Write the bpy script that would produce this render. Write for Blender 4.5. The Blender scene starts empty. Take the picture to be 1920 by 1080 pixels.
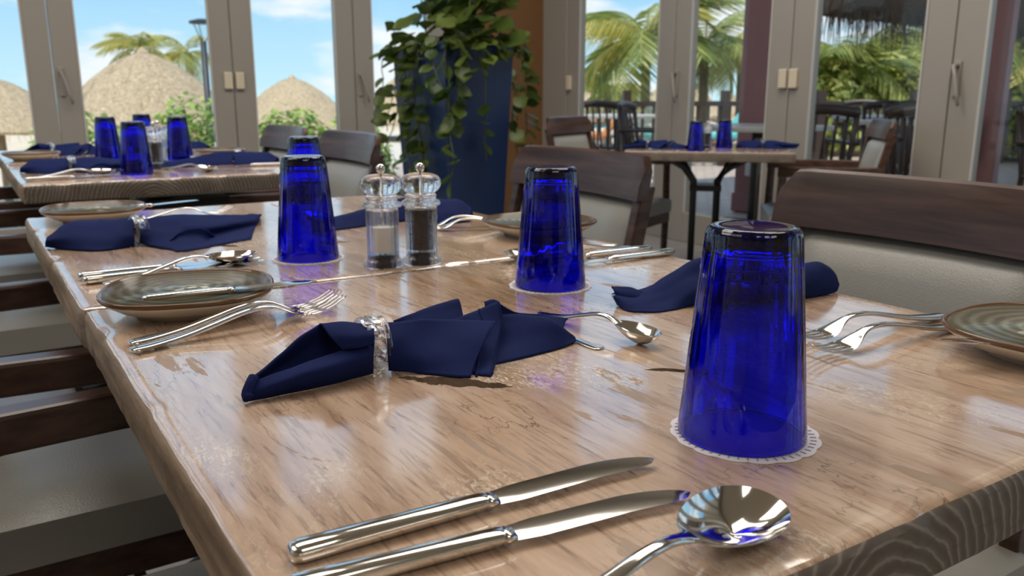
import bpy, bmesh, math, random
from mathutils import Vector, Matrix, noise
R = random.Random(7)
sc = bpy.context.scene
col = sc.collection
PI = math.pi

# ------------------------------------------------------------------ camera
F_PX, YAW, PITCH = 1579.5, 0.5749, 0.2258
CAM = Vector((-0.0897, -0.2313, 0.2259))
FW = Vector((math.sin(YAW)*math.cos(PITCH), math.cos(YAW)*math.cos(PITCH), -math.sin(PITCH)))
RT = Vector((math.cos(YAW), -math.sin(YAW), 0)); UP = RT.cross(FW)
cd = bpy.data.cameras.new('camera'); cam = bpy.data.objects.new('camera', cd); col.objects.link(cam)
cam.matrix_world = Matrix((( RT.x, UP.x, -FW.x, CAM.x), (RT.y, UP.y, -FW.y, CAM.y), (RT.z, UP.z, -FW.z, CAM.z), (0,0,0,1)))
cd.sensor_width = 36; cd.lens = F_PX/1920*36; cd.clip_start = 0.02; cd.clip_end = 500
cd.dof.use_dof = True; cd.dof.focus_distance = 0.66; cd.dof.aperture_fstop = 12.0
sc.camera = cam

def ray_dir(px, py): return FW*F_PX + RT*(px-960) - UP*(py-540)
def at(px, py, z=0.0):            # point seen at a photo pixel, at height z
    d = ray_dir(px, py); return CAM + d*((z-CAM.z)/d.z)
def at_y(px, py, y):              # the same on the plane Y = y
    d = ray_dir(px, py); return CAM + d*((y-CAM.y)/d.y)
def at_d(px, py, dist):           # the same at a horizontal distance
    d = ray_dir(px, py); return CAM + d*(dist/math.hypot(d.x, d.y))

# ------------------------------------------------------------------ view, world, sun
sc.view_settings.view_transform = 'Standard'
sc.view_settings.look = 'None'
sc.view_settings.gamma = 1.0
sc.view_settings.use_curve_mapping = False
sc.view_settings.exposure = 0.13

def nodes(m): return m.node_tree.nodes, m.node_tree.links
world = bpy.data.worlds.new('sky'); sc.world = world; world.use_nodes = True
wn, wl = world.node_tree.nodes, world.node_tree.links
wn.clear()
wo = wn.new('ShaderNodeOutputWorld'); wb = wn.new('ShaderNodeBackground')
tc = wn.new('ShaderNodeTexCoord'); sx = wn.new('ShaderNodeSeparateXYZ')
wl.new(tc.outputs['Generated'], sx.inputs[0])
rmp = wn.new('ShaderNodeValToRGB')
rmp.color_ramp.elements[0].position = 0.0; rmp.color_ramp.elements[0].color = (0.60, 0.86, 0.97, 1)
rmp.color_ramp.elements[1].position = 0.55; rmp.color_ramp.elements[1].color = (0.16, 0.42, 0.86, 1)
e = rmp.color_ramp.elements.new(0.12); e.color = (0.36, 0.66, 0.95, 1)
wl.new(sx.outputs['Z'], rmp.inputs[0])
mpn = wn.new('ShaderNodeMapping'); mpn.inputs['Scale'].default_value = (3.4, 3.4, 13.0)
wl.new(tc.outputs['Generated'], mpn.inputs[0])
cn = wn.new('ShaderNodeTexNoise'); cn.inputs['Scale'].default_value = 1.6; cn.inputs['Detail'].default_value = 6; cn.inputs['Roughness'].default_value = .55
wl.new(mpn.outputs[0], cn.inputs['Vector'])
cr = wn.new('ShaderNodeValToRGB'); cr.color_ramp.elements[0].position = .46; cr.color_ramp.elements[1].position = .60
wl.new(cn.outputs['Fac'], cr.inputs[0])
mx = wn.new('ShaderNodeMixRGB'); mx.inputs['Color2'].default_value = (0.90, 0.93, 0.97, 1)
wl.new(cr.outputs['Color'], mx.inputs['Fac']); wl.new(rmp.outputs['Color'], mx.inputs['Color1'])
wl.new(mx.outputs[0], wb.inputs['Color']); wb.inputs['Strength'].default_value = 1.05
wl.new(wb.outputs[0], wo.inputs[0])

sd = bpy.data.lights.new('sun', 'SUN'); sun = bpy.data.objects.new('sun', sd); col.objects.link(sun)
sd.energy = 3.8; sd.angle = 0.02; sd.color = (1.0, 0.93, 0.82)
sun.rotation_euler = Vector((0.30, 0.36, -0.88)).to_track_quat('-Z', 'Y').to_euler()

# ------------------------------------------------------------------ helpers
def tag(o, label=None, cat=None, group=None, kind=None):
    if label: o['label'] = label
    if cat: o['category'] = cat
    if group: o['group'] = group
    if kind: o['kind'] = kind
    return o
def empty(name, loc=(0,0,0), rz=0, label=None, cat=None, group=None, kind=None):
    o = bpy.data.objects.new(name, None); col.objects.link(o)
    o.location = loc; o.rotation_euler = (0,0,rz); o.empty_display_size = .05
    return tag(o, label, cat, group, kind)
class MB:
    def __init__(s): s.v = []; s.f = []; s.m = []
    def add(s, vs, fs, mi=0):
        b = len(s.v); s.v += [tuple(v) for v in vs]
        for f in fs: s.f.append([b+i for i in f]); s.m.append(mi)
        return s
    def box(s, c, d, rot=None, mi=0):
        x, y, z = d[0]/2, d[1]/2, d[2]/2; c = Vector(c)
        vs = [Vector(p) for p in ((-x,-y,-z),(x,-y,-z),(x,y,-z),(-x,y,-z),(-x,-y,z),(x,-y,z),(x,y,z),(-x,y,z))]
        if rot is not None: vs = [rot @ v for v in vs]
        return s.add([c+v for v in vs], [(0,3,2,1),(4,5,6,7),(0,1,5,4),(1,2,6,5),(2,3,7,6),(3,0,4,7)], mi)
    def loft(s, rings, caps=True, mi=0, close=False):
        n = len(rings[0]); vs = [p for r in rings for p in r]; fs = []
        L = len(rings)
        for i in range(L-1 if not close else L):
            a, b = i*n, ((i+1) % L)*n
            for j in range(n): fs.append((a+j, a+(j+1)%n, b+(j+1)%n, b+j))
        if caps and not close: fs += [tuple(range(n-1,-1,-1)), tuple((L-1)*n+j for j in range(n))]
        return s.add(vs, fs, mi)
    def lathe(s, prof, n=48, c=(0,0,0), close=False, mi=0, mod=None):
        rings = []
        for r, z in prof:
            rg = []
            for j in range(n):
                a = 2*PI*j/n; rr = max(r, 1e-5)
                if mod: rr *= mod(a, r, z)
                rg.append((c[0]+rr*math.cos(a), c[1]+rr*math.sin(a), c[2]+z))
            rings.append(rg)
        return s.loft(rings, caps=not close, close=close, mi=mi)
    def tube(s, path, rad, n=8, mi=0, flat=None):
        P = [Vector(p) for p in path]; rings = []
        rads = rad if isinstance(rad, (list, tuple)) else [rad]*len(P)
        ref = Vector((0,0,1))
        for i, p in enumerate(P):
            t = (P[min(i+1, len(P)-1)]-P[max(i-1, 0)]).normalized()
            if abs(t.dot(ref)) > .95: ref = Vector((1,0,0))
            u = t.cross(ref).normalized(); w = u.cross(t)
            rings.append([p + u*math.cos(2*PI*j/n)*rads[i] + w*math.sin(2*PI*j/n)*rads[i]*(flat or 1) for j in range(n)])
        return s.loft(rings, mi=mi)
    def grid(s, G, mi=0):
        nu, nv = len(G), len(G[0]); fs = []
        for i in range(nu-1):
            for j in range(nv-1): fs.append((i*nv+j, (i+1)*nv+j, (i+1)*nv+j+1, i*nv+j+1))
        return s.add([p for r in G for p in r], fs, mi)
    def build(s, name, mat, parent=None, smooth=False, loc=None, bevel=0, seg=2, subsurf=0, solid=0, autosm=None):
        me = bpy.data.meshes.new(name); me.from_pydata(s.v, [], s.f)
        bm = bmesh.new(); bm.from_mesh(me); bmesh.ops.recalc_face_normals(bm, faces=bm.faces); bm.to_mesh(me); bm.free()
        for m in (mat if isinstance(mat, (list, tuple)) else [mat]): me.materials.append(m)
        if isinstance(mat, (list, tuple)):
            for p, i in zip(me.polygons, s.m): p.material_index = i
        if smooth:
            me.polygons.foreach_set('use_smooth', [True]*len(me.polygons))
            if autosm: me.set_sharp_from_angle(angle=autosm)
        o = bpy.data.objects.new(name, me); col.objects.link(o)
        if loc is not None: o.location = loc
        if parent: o.parent = parent
        if solid: md = o.modifiers.new('solid', 'SOLIDIFY'); md.thickness = solid; md.offset = 0
        if bevel: md = o.modifiers.new('bevel', 'BEVEL'); md.width = bevel; md.segments = seg; md.limit_method = 'ANGLE'
        if subsurf: md = o.modifiers.new('sub', 'SUBSURF'); md.levels = subsurf; md.render_levels = subsurf
        return o
def copy_tree(o, parent=None, **kw):
    c = o.copy(); col.objects.link(c); c.parent = parent
    for ch in o.children: copy_tree(ch, c)
    if parent is None:
        if 'loc' in kw: c.location = kw['loc']
        if 'rz' in kw: c.rotation_euler[2] = kw['rz']
        if 'label' in kw: c['label'] = kw['label']
        if 'group' in kw: c['group'] = kw['group']
    return c
def cr_interp(P, n):               # Catmull-Rom through points
    out = []; L = len(P)-1
    for k in range(n+1):
        t = k/n*L; i = min(int(t), L-1); f = t-i
        p0 = P[i-1] if i > 0 else P[0]*2-P[1]
        p1, p2 = P[i], P[i+1]
        p3 = P[i+2] if i+2 <= L else P[L]*2-P[L-1]
        out.append(0.5*((2*p1)+(p2-p0)*f+(2*p0-5*p1+4*p2-p3)*f*f+(3*p1-p0-3*p2+p3)*f*f*f))
    return out
def patch(rows, nu=28, nv=20, wr=0.0006, seed=0):
    rr = [cr_interp([Vector(p) for p in r], nu) for r in rows]
    G = []
    for i in range(nu+1):
        c = cr_interp([r[i] for r in rr], nv)
        G.append([p + Vector((noise.noise(p*55+Vector((seed,0,0))), noise.noise(p*55+Vector((0,seed+9,0))), noise.noise(p*55+Vector((0,0,seed+5)))))*wr for p in c])
    return G

# ------------------------------------------------------------------ materials
def mat(name, colr=(.8,.8,.8), rough=.5, metal=0, **kw):
    m = bpy.data.materials.new(name); m.use_nodes = True
    b = m.node_tree.nodes['Principled BSDF']
    b.inputs['Base Color'].default_value = (*colr, 1); b.inputs['Roughness'].default_value = rough; b.inputs['Metallic'].default_value = metal
    for k, v in kw.items(): b.inputs[k].default_value = v
    return m
def nz(m, scale, stretch=(1,1,1), detail=4, rough=.55, dist=0, coord='Object'):
    n, l = nodes(m)
    t = n.new('ShaderNodeTexCoord'); mp = n.new('ShaderNodeMapping'); mp.inputs['Scale'].default_value = stretch
    l.new(t.outputs[coord], mp.inputs[0])
    x = n.new('ShaderNodeTexNoise'); x.inputs['Scale'].default_value = scale; x.inputs['Detail'].default_value = detail
    x.inputs['Roughness'].default_value = rough; x.inputs['Distortion'].default_value = dist
    l.new(mp.outputs[0], x.inputs['Vector']); return x.outputs['Fac']
def ramp(m, fac, stops):
    n, l = nodes(m); r = n.new('ShaderNodeValToRGB'); l.new(fac, r.inputs[0])
    el = r.color_ramp.elements
    el[0].position, el[0].color = stops[0][0], (*stops[0][1], 1)
    el[1].position, el[1].color = stops[-1][0], (*stops[-1][1], 1)
    for p, c in stops[1:-1]: e = el.new(p); e.color = (*c, 1)
    return r.outputs['Color']
def mixc(m, fac, a, b, mode='MIX'):
    n, l = nodes(m); x = n.new('ShaderNodeMixRGB'); x.blend_type = mode
    for s, v in (('Fac', fac), ('Color1', a), ('Color2', b)):
        if isinstance(v, (int, float)): x.inputs[s].default_value = v
        elif isinstance(v, tuple): x.inputs[s].default_value = (*v, 1)
        else: l.new(v, x.inputs[s])
    return x.outputs[0]
def mth(m, op, a, b=0.0):
    n, l = nodes(m); x = n.new('ShaderNodeMath'); x.operation = op
    for i, v in enumerate((a, b)):
        if isinstance(v, (int, float)): x.inputs[i].default_value = v
        else: l.new(v, x.inputs[i])
    return x.outputs[0]
def setin(m, name, out): nodes(m)[1].new(out, m.node_tree.nodes['Principled BSDF'].inputs[name])
def bump(m, h, strength=.2, dist=.002, to=('Normal',)):
    n, l = nodes(m); b = n.new('ShaderNodeBump'); b.inputs['Strength'].default_value = strength; b.inputs['Distance'].default_value = dist
    l.new(h, b.inputs['Height'])
    for t in to: l.new(b.outputs[0], m.node_tree.nodes['Principled BSDF'].inputs[t])
BW = lambda a: ((0,)*3, (1,)*3)[a]
def mask(m, fac, lo, hi): return ramp(m, fac, [(lo, BW(0)), (hi, BW(1))])

def wood_top():
    m = mat('worn_oak_top', rough=.33)
    g1 = nz(m, 1, (27, 4.2, 26), 7, .66, .6)
    g2 = nz(m, 1, (190, 15, 120), 5, .7)
    base = ramp(m, g1, [(.22, (.33,.20,.125)), (.40, (.50,.33,.22)), (.52, (.62,.435,.31)), (.68, (.70,.52,.39)), (.85, (.75,.60,.47))])
    fine = ramp(m, g2, [(.32, (.42,.34,.28)), (.46, (.96,.95,.94)), (.75, (1.1,1.09,1.08))])
    c = mixc(m, .85, base, fine, 'MULTIPLY')
    # dark narrow grain lines
    g3 = nz(m, 1, (85, 7.5, 60), 5, .62, .9)
    c = mixc(m, mth(m, 'MULTIPLY', mask(m, g3, .59, .64), .55), c, (.27,.165,.10))
    # orange-brown bare streaks
    g4 = nz(m, 1, (17, 3.5, 16), 5, .6, .3)
    c = mixc(m, mth(m, 'MULTIPLY', mask(m, g4, .60, .68), .7), c, (.40,.20,.09))
    # flaky chips down to grey-brown wood
    g5 = nz(m, 1, (32, 6.0, 20), 6, .62, .7)
    chip = mask(m, g5, .605, .617)
    c = mixc(m, mth(m, 'MULTIPLY', chip, .85), c, (.31,.215,.145))
    # crackled cream lacquer patches
    g6 = nz(m, 7, (1, .7, 1), 3, .5)
    g7 = nz(m, 1, (210, 90, 150), 4, .7, 1.5)
    flake = mth(m, 'MULTIPLY', mask(m, g6, .53, .62), mask(m, g7, .52, .58))
    c = mixc(m, mth(m, 'MULTIPLY', flake, .8), c, (.84,.71,.54))
    # small cracks
    n, l = nodes(m)
    t = n.new('ShaderNodeTexCoord'); mp = n.new('ShaderNodeMapping'); mp.inputs['Scale'].default_value = (46, 15, 40)
    l.new(t.outputs['Object'], mp.inputs[0])
    v = n.new('ShaderNodeTexVoronoi'); v.feature = 'DISTANCE_TO_EDGE'; v.inputs['Scale'].default_value = 1
    dn = n.new('ShaderNodeTexNoise'); dn.inputs['Scale'].default_value = 2.5; l.new(mp.outputs[0], dn.inputs['Vector'])
    ad = n.new('ShaderNodeMixRGB'); ad.blend_type = 'ADD'; ad.inputs['Fac'].default_value = 1.2
    l.new(mp.outputs[0], ad.inputs['Color1']); l.new(dn.outputs['Color'], ad.inputs['Color2']); l.new(ad.outputs[0], v.inputs['Vector'])
    ck = mth(m, 'MULTIPLY', mask(m, nz(m, 5, (1,.6,1), 2), .54, .62), mth(m, 'LESS_THAN', v.outputs['Distance'], .018))
    c = mixc(m, mth(m, 'MULTIPLY', ck, .75), c, (.15,.09,.055))
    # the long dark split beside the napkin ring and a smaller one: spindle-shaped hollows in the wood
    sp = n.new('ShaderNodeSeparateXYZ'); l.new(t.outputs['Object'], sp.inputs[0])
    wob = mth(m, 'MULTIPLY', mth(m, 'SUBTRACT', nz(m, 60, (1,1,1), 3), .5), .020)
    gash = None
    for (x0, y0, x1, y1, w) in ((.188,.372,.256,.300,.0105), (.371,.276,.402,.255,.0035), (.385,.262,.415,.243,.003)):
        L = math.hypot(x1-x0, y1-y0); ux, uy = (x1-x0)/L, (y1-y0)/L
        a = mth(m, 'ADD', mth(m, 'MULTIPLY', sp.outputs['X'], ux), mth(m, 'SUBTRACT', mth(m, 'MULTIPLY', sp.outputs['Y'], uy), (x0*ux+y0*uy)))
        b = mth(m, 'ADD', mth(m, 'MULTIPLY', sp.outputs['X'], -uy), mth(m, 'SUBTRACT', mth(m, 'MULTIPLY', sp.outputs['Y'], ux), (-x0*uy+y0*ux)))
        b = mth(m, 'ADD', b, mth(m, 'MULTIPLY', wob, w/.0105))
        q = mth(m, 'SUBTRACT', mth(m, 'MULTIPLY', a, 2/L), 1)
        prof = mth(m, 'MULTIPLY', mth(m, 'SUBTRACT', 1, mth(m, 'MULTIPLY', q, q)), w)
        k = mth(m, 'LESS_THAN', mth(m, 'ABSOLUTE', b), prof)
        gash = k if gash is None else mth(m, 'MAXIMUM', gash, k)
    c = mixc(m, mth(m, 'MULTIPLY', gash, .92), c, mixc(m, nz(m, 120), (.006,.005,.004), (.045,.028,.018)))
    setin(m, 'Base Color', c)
    rg = mth(m, 'ADD', mth(m, 'MULTIPLY', chip, .12), mth(m, 'ADD', .26, mth(m, 'MULTIPLY', flake, .2)))
    setin(m, 'Roughness', mth(m, 'ADD', rg, mth(m, 'MULTIPLY', gash, .5)))
    h = mth(m, 'ADD', mth(m, 'MULTIPLY', g2, .35), mth(m, 'SUBTRACT', mth(m, 'MULTIPLY', flake, .5), mth(m, 'ADD', mth(m, 'MULTIPLY', chip, .35), mth(m, 'ADD', ck, mth(m, 'MULTIPLY', gash, 3)))))
    bump(m, h, .42, .0012)
    b = m.node_tree.nodes['Principled BSDF']
    l.new(mth(m, 'SUBTRACT', .5, mth(m, 'MULTIPLY', gash, .5)), b.inputs['Specular IOR Level']); l.new(mth(m, 'MULTIPLY', 1.0, mth(m, 'SUBTRACT', 1, mth(m, 'MAXIMUM', chip, gash))), b.inputs['Coat Weight']); b.inputs['Coat Roughness'].default_value = .10; b.inputs['Coat IOR'].default_value = 2.2
    bp = n.new('ShaderNodeBump'); bp.inputs['Strength'].default_value = .10; bp.inputs['Distance'].default_value = .001
    l.new(g1, bp.inputs['Height']); l.new(bp.outputs[0], b.inputs['Coat Normal'])
    return m
def wood_end():
    m = mat('oak_end_grain', rough=.6); n, l = nodes(m)
    t = n.new('ShaderNodeTexCoord'); mp = n.new('ShaderNodeMapping'); mp.inputs['Location'].default_value = (-.30, 0, .075); mp.inputs['Scale'].default_value = (1,.05,1.0)
    l.new(t.outputs['Object'], mp.inputs[0])
    w = n.new('ShaderNodeTexWave'); w.wave_type = 'RINGS'; w.rings_direction = 'Y'; w.inputs['Scale'].default_value = 36; w.inputs['Distortion'].default_value = 7; w.inputs['Detail'].default_value = 3; w.inputs['Detail Scale'].default_value = .6
    l.new(mp.outputs[0], w.inputs['Vector'])
    c = ramp(m, w.outputs['Fac'], [(.0, (.13,.10,.075)), (.80, (.16,.125,.097)), (.99, (.28,.235,.19))])
    c = mixc(m, mth(m, 'MULTIPLY', mask(m, nz(m, 30, (1,1,6), 5), .55, .65), .5), c, (.11,.075,.05))
    setin(m, 'Base Color', c); bump(m, w.outputs['Fac'], .35, .001); return m
def wood_side():
    m = mat('oak_long_edge', rough=.5, **{'Specular IOR Level': .28})
    g = nz(m, 1, (40, 5, 60), 6, .6, .4)
    c = ramp(m, g, [(.25, (.11,.072,.046)), (.45, (.22,.15,.098)), (.6, (.33,.235,.16)), (.8, (.54,.43,.32))])
    setin(m, 'Base Color', c); bump(m, nz(m, 60, (1,.4,1), 5), .5, .003); return m
M = {}
M['top'], M['end'], M['side'] = wood_top(), wood_end(), wood_side()
def leather(name, c):
    m = mat(name, c, .30); n, l = nodes(m)
    t = n.new('ShaderNodeTexCoord'); v = n.new('ShaderNodeTexVoronoi'); v.inputs['Scale'].default_value = 420
    l.new(t.outputs['Object'], v.inputs['Vector']); bump(m, v.outputs['Distance'], .35, .0008); return m
M['leather'] = leather('grey_leather', (.315,.302,.27))
def darkwood():
    m = mat('dark_stained_wood', rough=.28, **{'Specular IOR Level': .34})
    g = nz(m, 1, (14, 3, 40), 5, .6, .5)
    setin(m, 'Base Color', ramp(m, g, [(.3, (.034,.017,.012)), (.5, (.075,.039,.028)), (.72, (.115,.064,.047))]))
    bump(m, g, .12, .001); return m
M['dwood'] = darkwood()
M['steel'] = mat('polished_steel', (.74,.72,.68), .09, 1.0)
bump(M['steel'], nz(M['steel'], 90, (1,1,1), 2), .03, .0005)
M['black'] = mat('black_iron', (.012,.012,.013), .4)
M['cobalt'] = mat('cobalt_glass', (.80,.82,1.0), .0, **{'Transmission Weight': 1.0, 'IOR': 1.5})
_n, _l = nodes(M['cobalt']); _v = _n.new('ShaderNodeVolumeAbsorption'); _v.inputs['Color'].default_value = (.01,.012,.945,1); _v.inputs['Density'].default_value = 980
_l.new(_v.outputs[0], _n['Material Output'].inputs['Volume'])
M['acrylic'] = mat('clear_acrylic', (.985,.99,1.0), .02, **{'Transmission Weight': 1.0, 'IOR': 1.47})
def see_through(m, tint, k):
    n, l = nodes(m); t = n.new('ShaderNodeBsdfTransparent'); t.inputs[0].default_value = (*tint, 1); x = n.new('ShaderNodeMixShader'); x.inputs[0].default_value = k
    l.new(n['Principled BSDF'].outputs[0], x.inputs[1]); l.new(t.outputs[0], x.inputs[2]); l.new(x.outputs[0], n['Material Output'].inputs[0])
see_through(M['acrylic'], (.97,.98,1), .26)
def cloth():
    m = mat('navy_cotton', rough=.85, **{'Specular IOR Level': .12})
    n, l = nodes(m)
    g = nz(m, 900, (1,1,1), 2)
    setin(m, 'Base Color', mixc(m, g, (.006,.0115,.062), (.0105,.0195,.098))); bump(m, g, .25, .0004); return m
M['cloth'] = cloth()
def glaze():
    m = mat('sage_glaze', rough=.10); n, l = nodes(m)
    t = n.new('ShaderNodeTexCoord'); w = n.new('ShaderNodeTexWave'); w.wave_type = 'RINGS'; w.rings_direction = 'Z'
    w.inputs['Scale'].default_value = 26; w.inputs['Distortion'].default_value = 2.5; w.inputs['Detail'].default_value = 3
    l.new(t.outputs['Object'], w.inputs['Vector'])
    setin(m, 'Base Color', ramp(m, w.outputs['Fac'], [(.1, (.19,.195,.145)), (.6, (.26,.265,.20)), (.95, (.33,.33,.26))]))
    bump(m, w.outputs['Fac'], .06, .001); return m
M['glaze'] = glaze()
M['rim'] = mat('brown_rim_glaze', (.14,.065,.025), .12)
M['cream'] = mat('cream_stoneware', (.66,.60,.49), .25)
M['paper'] = mat('doily_paper', (.74,.70,.74), .9)
M['salt'] = mat('salt', (.93,.88,.80), .9)
M['pepper'] = mat('peppercorns', (.05,.035,.028), .7)
def paint(name, c, r=.45):
    m = mat(name, c, r); bump(m, nz(m, 40, (1,1,1), 3), .05, .001); return m
M['frame'] = paint('taupe_frame_paint', (.32,.288,.252), .38)
M['latch'] = mat('cream_plastic', (.66,.57,.43), .4)
M['orange'] = paint('ochre_wall_paint', (.17,.080,.026), .7)
M['ceil'] = paint('ceiling_plaster', (.62,.55,.44), .8)
M['wallw'] = paint('beige_wall_paint', (.55,.48,.38), .7)
M['planter'] = paint('blue_planter_paint', (.007,.023,.085), .4)
M['soil'] = mat('soil', (.03,.02,.014), .95)
def glasspane():
    m = bpy.data.materials.new('window_glass'); m.use_nodes = True; n, l = nodes(m); n.clear()
    o = n.new('ShaderNodeOutputMaterial'); a = n.new('ShaderNodeBsdfTransparent'); a.inputs[0].default_value = (.95,.97,.965,1)
    g = n.new('ShaderNodeBsdfGlossy'); g.inputs['Roughness'].default_value = .02
    lw = n.new('ShaderNodeLayerWeight'); lw.inputs['Blend'].default_value = .5
    pw = n.new('ShaderNodeMath'); pw.operation = 'POWER'; pw.inputs[1].default_value = 4.5; l.new(lw.outputs['Facing'], pw.inputs[0])
    f = n.new('ShaderNodeMath'); f.operation = 'MULTIPLY_ADD'; f.inputs[1].default_value = .30; f.inputs[2].default_value = .015; l.new(pw.outputs[0], f.inputs[0])
    x = n.new('ShaderNodeMixShader'); l.new(f.outputs[0], x.inputs[0]); l.new(a.outputs[0], x.inputs[1]); l.new(g.outputs[0], x.inputs[2]); l.new(x.outputs[0], o.inputs[0])
    return m
M['pane'] = glasspane()
def floor_mat():
    m = mat('grey_floor_tile', rough=.35); g = nz(m, 9, (1,1,1), 6, .65)
    setin(m, 'Base Color', ramp(m, g, [(.3, (.20,.185,.18)), (.7, (.32,.295,.285))])); return m
M['floor'] = floor_mat()
def pav():
    m = mat('terrace_paving', rough=.6); n, l = nodes(m); t = n.new('ShaderNodeTexCoord')
    b = n.new('ShaderNodeTexBrick'); b.inputs['Scale'].default_value = 3.2; b.inputs['Color1'].default_value = (.50,.40,.34,1); b.inputs['Color2'].default_value = (.58,.47,.40,1); b.inputs['Mortar'].default_value = (.30,.25,.22,1); b.inputs['Mortar Size'].default_value = .03
    l.new(t.outputs['Object'], b.inputs['Vector']); setin(m, 'Base Color', b.outputs['Color']); return m
M['paving'] = pav()
def sandm():
    m = mat('sand', rough=.95); setin(m, 'Base Color', ramp(m, nz(m, 1.2, (1,1,1), 8, .6), [(.3, (.58,.47,.34)), (.7, (.72,.61,.47))])); return m
M['sand'] = sandm()
M['pooldeck'] = mat('pale_pool_deck', (.62,.56,.48), .8)
M['sea'] = mat('turquoise_sea', (.10,.46,.52), .25)
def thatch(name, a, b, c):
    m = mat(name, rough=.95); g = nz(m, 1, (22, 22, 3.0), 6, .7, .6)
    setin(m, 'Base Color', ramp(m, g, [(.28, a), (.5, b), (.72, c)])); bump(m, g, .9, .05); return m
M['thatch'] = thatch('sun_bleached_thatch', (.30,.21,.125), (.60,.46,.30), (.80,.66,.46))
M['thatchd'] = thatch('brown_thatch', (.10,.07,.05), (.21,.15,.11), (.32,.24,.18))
M['trunk'] = thatch('palm_trunk', (.20,.15,.11), (.33,.26,.20), (.42,.35,.28))
def leafm(name, a, b, rough=.45, tr=.25):
    m = mat(name, rough=rough); n, l = nodes(m)
    oi = n.new('ShaderNodeObjectInfo'); geo = n.new('ShaderNodeNewGeometry')
    rnd = mth(m, 'FRACT', mth(m, 'ADD', oi.outputs['Random'], geo.outputs['Random Per Island']))
    c = mixc(m, rnd, a, b); setin(m, 'Base Color', c)
    out = n['Material Output']; tl = n.new('ShaderNodeBsdfTranslucent'); l.new(c, tl.inputs[0])
    x = n.new('ShaderNodeMixShader'); x.inputs[0].default_value = tr
    l.new(n['Principled BSDF'].outputs[0], x.inputs[1]); l.new(tl.outputs[0], x.inputs[2]); l.new(x.outputs[0], out.inputs[0]); return m
M['pothos'] = leafm('pothos_leaf', (.030,.066,.012), (.16,.21,.042), .35, .4)
M['vine'] = mat('vine_stem', (.10,.12,.04), .6)
M['palm'] = leafm('palm_leaf', (.20,.27,.06), (.50,.52,.16), .45, .4)
M['palmy'] = leafm('yellow_palm_leaf', (.32,.36,.08), (.72,.62,.20), .45, .4)
M['hedge'] = leafm('hedge_leaf', (.16,.32,.06), (.55,.66,.20), .45, .35)
M['shrub'] = leafm('shrub_leaf', (.28,.38,.07), (.74,.72,.24), .45, .35)
M['mauve'] = paint('mauve_column_paint', (.30,.14,.15), .6)
M['white'] = mat('white_paint', (.78,.77,.74), .5)
M['greytop'] = mat('pale_table_top', (.52,.50,.47), .35)
M['chairwood'] = mat('terrace_chair_wood', (.045,.026,.020), .4)
M['navy_paint'] = mat('dark_post_paint', (.03,.04,.05), .5)
M['bulb'] = mat('warm_bulb', (1,.8,.5), .4, **{'Emission Color': (1,.70,.36,1), 'Emission Strength': 14.0})
M['copper'] = mat('copper_shade', (.55,.25,.10), .25, 1.0)

# ------------------------------------------------------------------ room shell
FZ, CZ, XR, YB, XL, YF = -0.76, 3.30, 4.0, 5.6, -4.0, -5.0
def struct(name, mb, m, **kw): return tag(mb.build(name, m, **kw), kind='structure')
struct('floor', MB().box(((XL+XR)/2, (YB+YF)/2, FZ-.05), (XR-XL, YB-YF, .1)), M['floor'])
struct('ceiling', MB().box(((XL+XR)/2, (YB+YF)/2, CZ+.06), (XR-XL+.4, YB-YF+.4, .12)), M['ceil'])
struct('wall_front', MB().box((0, YF-.08, 1.27), (XR-XL, .16, 4.06)), M['wallw'])
HZ = 2.95
struct('trim_1', MB().box((0, YB+.06, (HZ+CZ)/2), (XR-XL+.24, .12, CZ-HZ)), M['frame'])
struct('trim_2', MB().box((XR+.06, .3, (HZ+CZ)/2), (.12, YB-YF-.01, CZ-HZ)), M['frame'])
struct('trim_3', MB().box((XL-.06, .3, (HZ+CZ)/2), (.12, YB-YF-.01, CZ-HZ)), M['frame'])
struct('wall_back', MB().box((3.60, YB+.06, (HZ+FZ)/2), (1.04, .12, HZ-FZ)), M['orange'])
struct('trim_4', MB().box((XR+.06, 5.50, (HZ+FZ)/2), (.14, .44, HZ-FZ)), M['frame'], bevel=.004)

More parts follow.
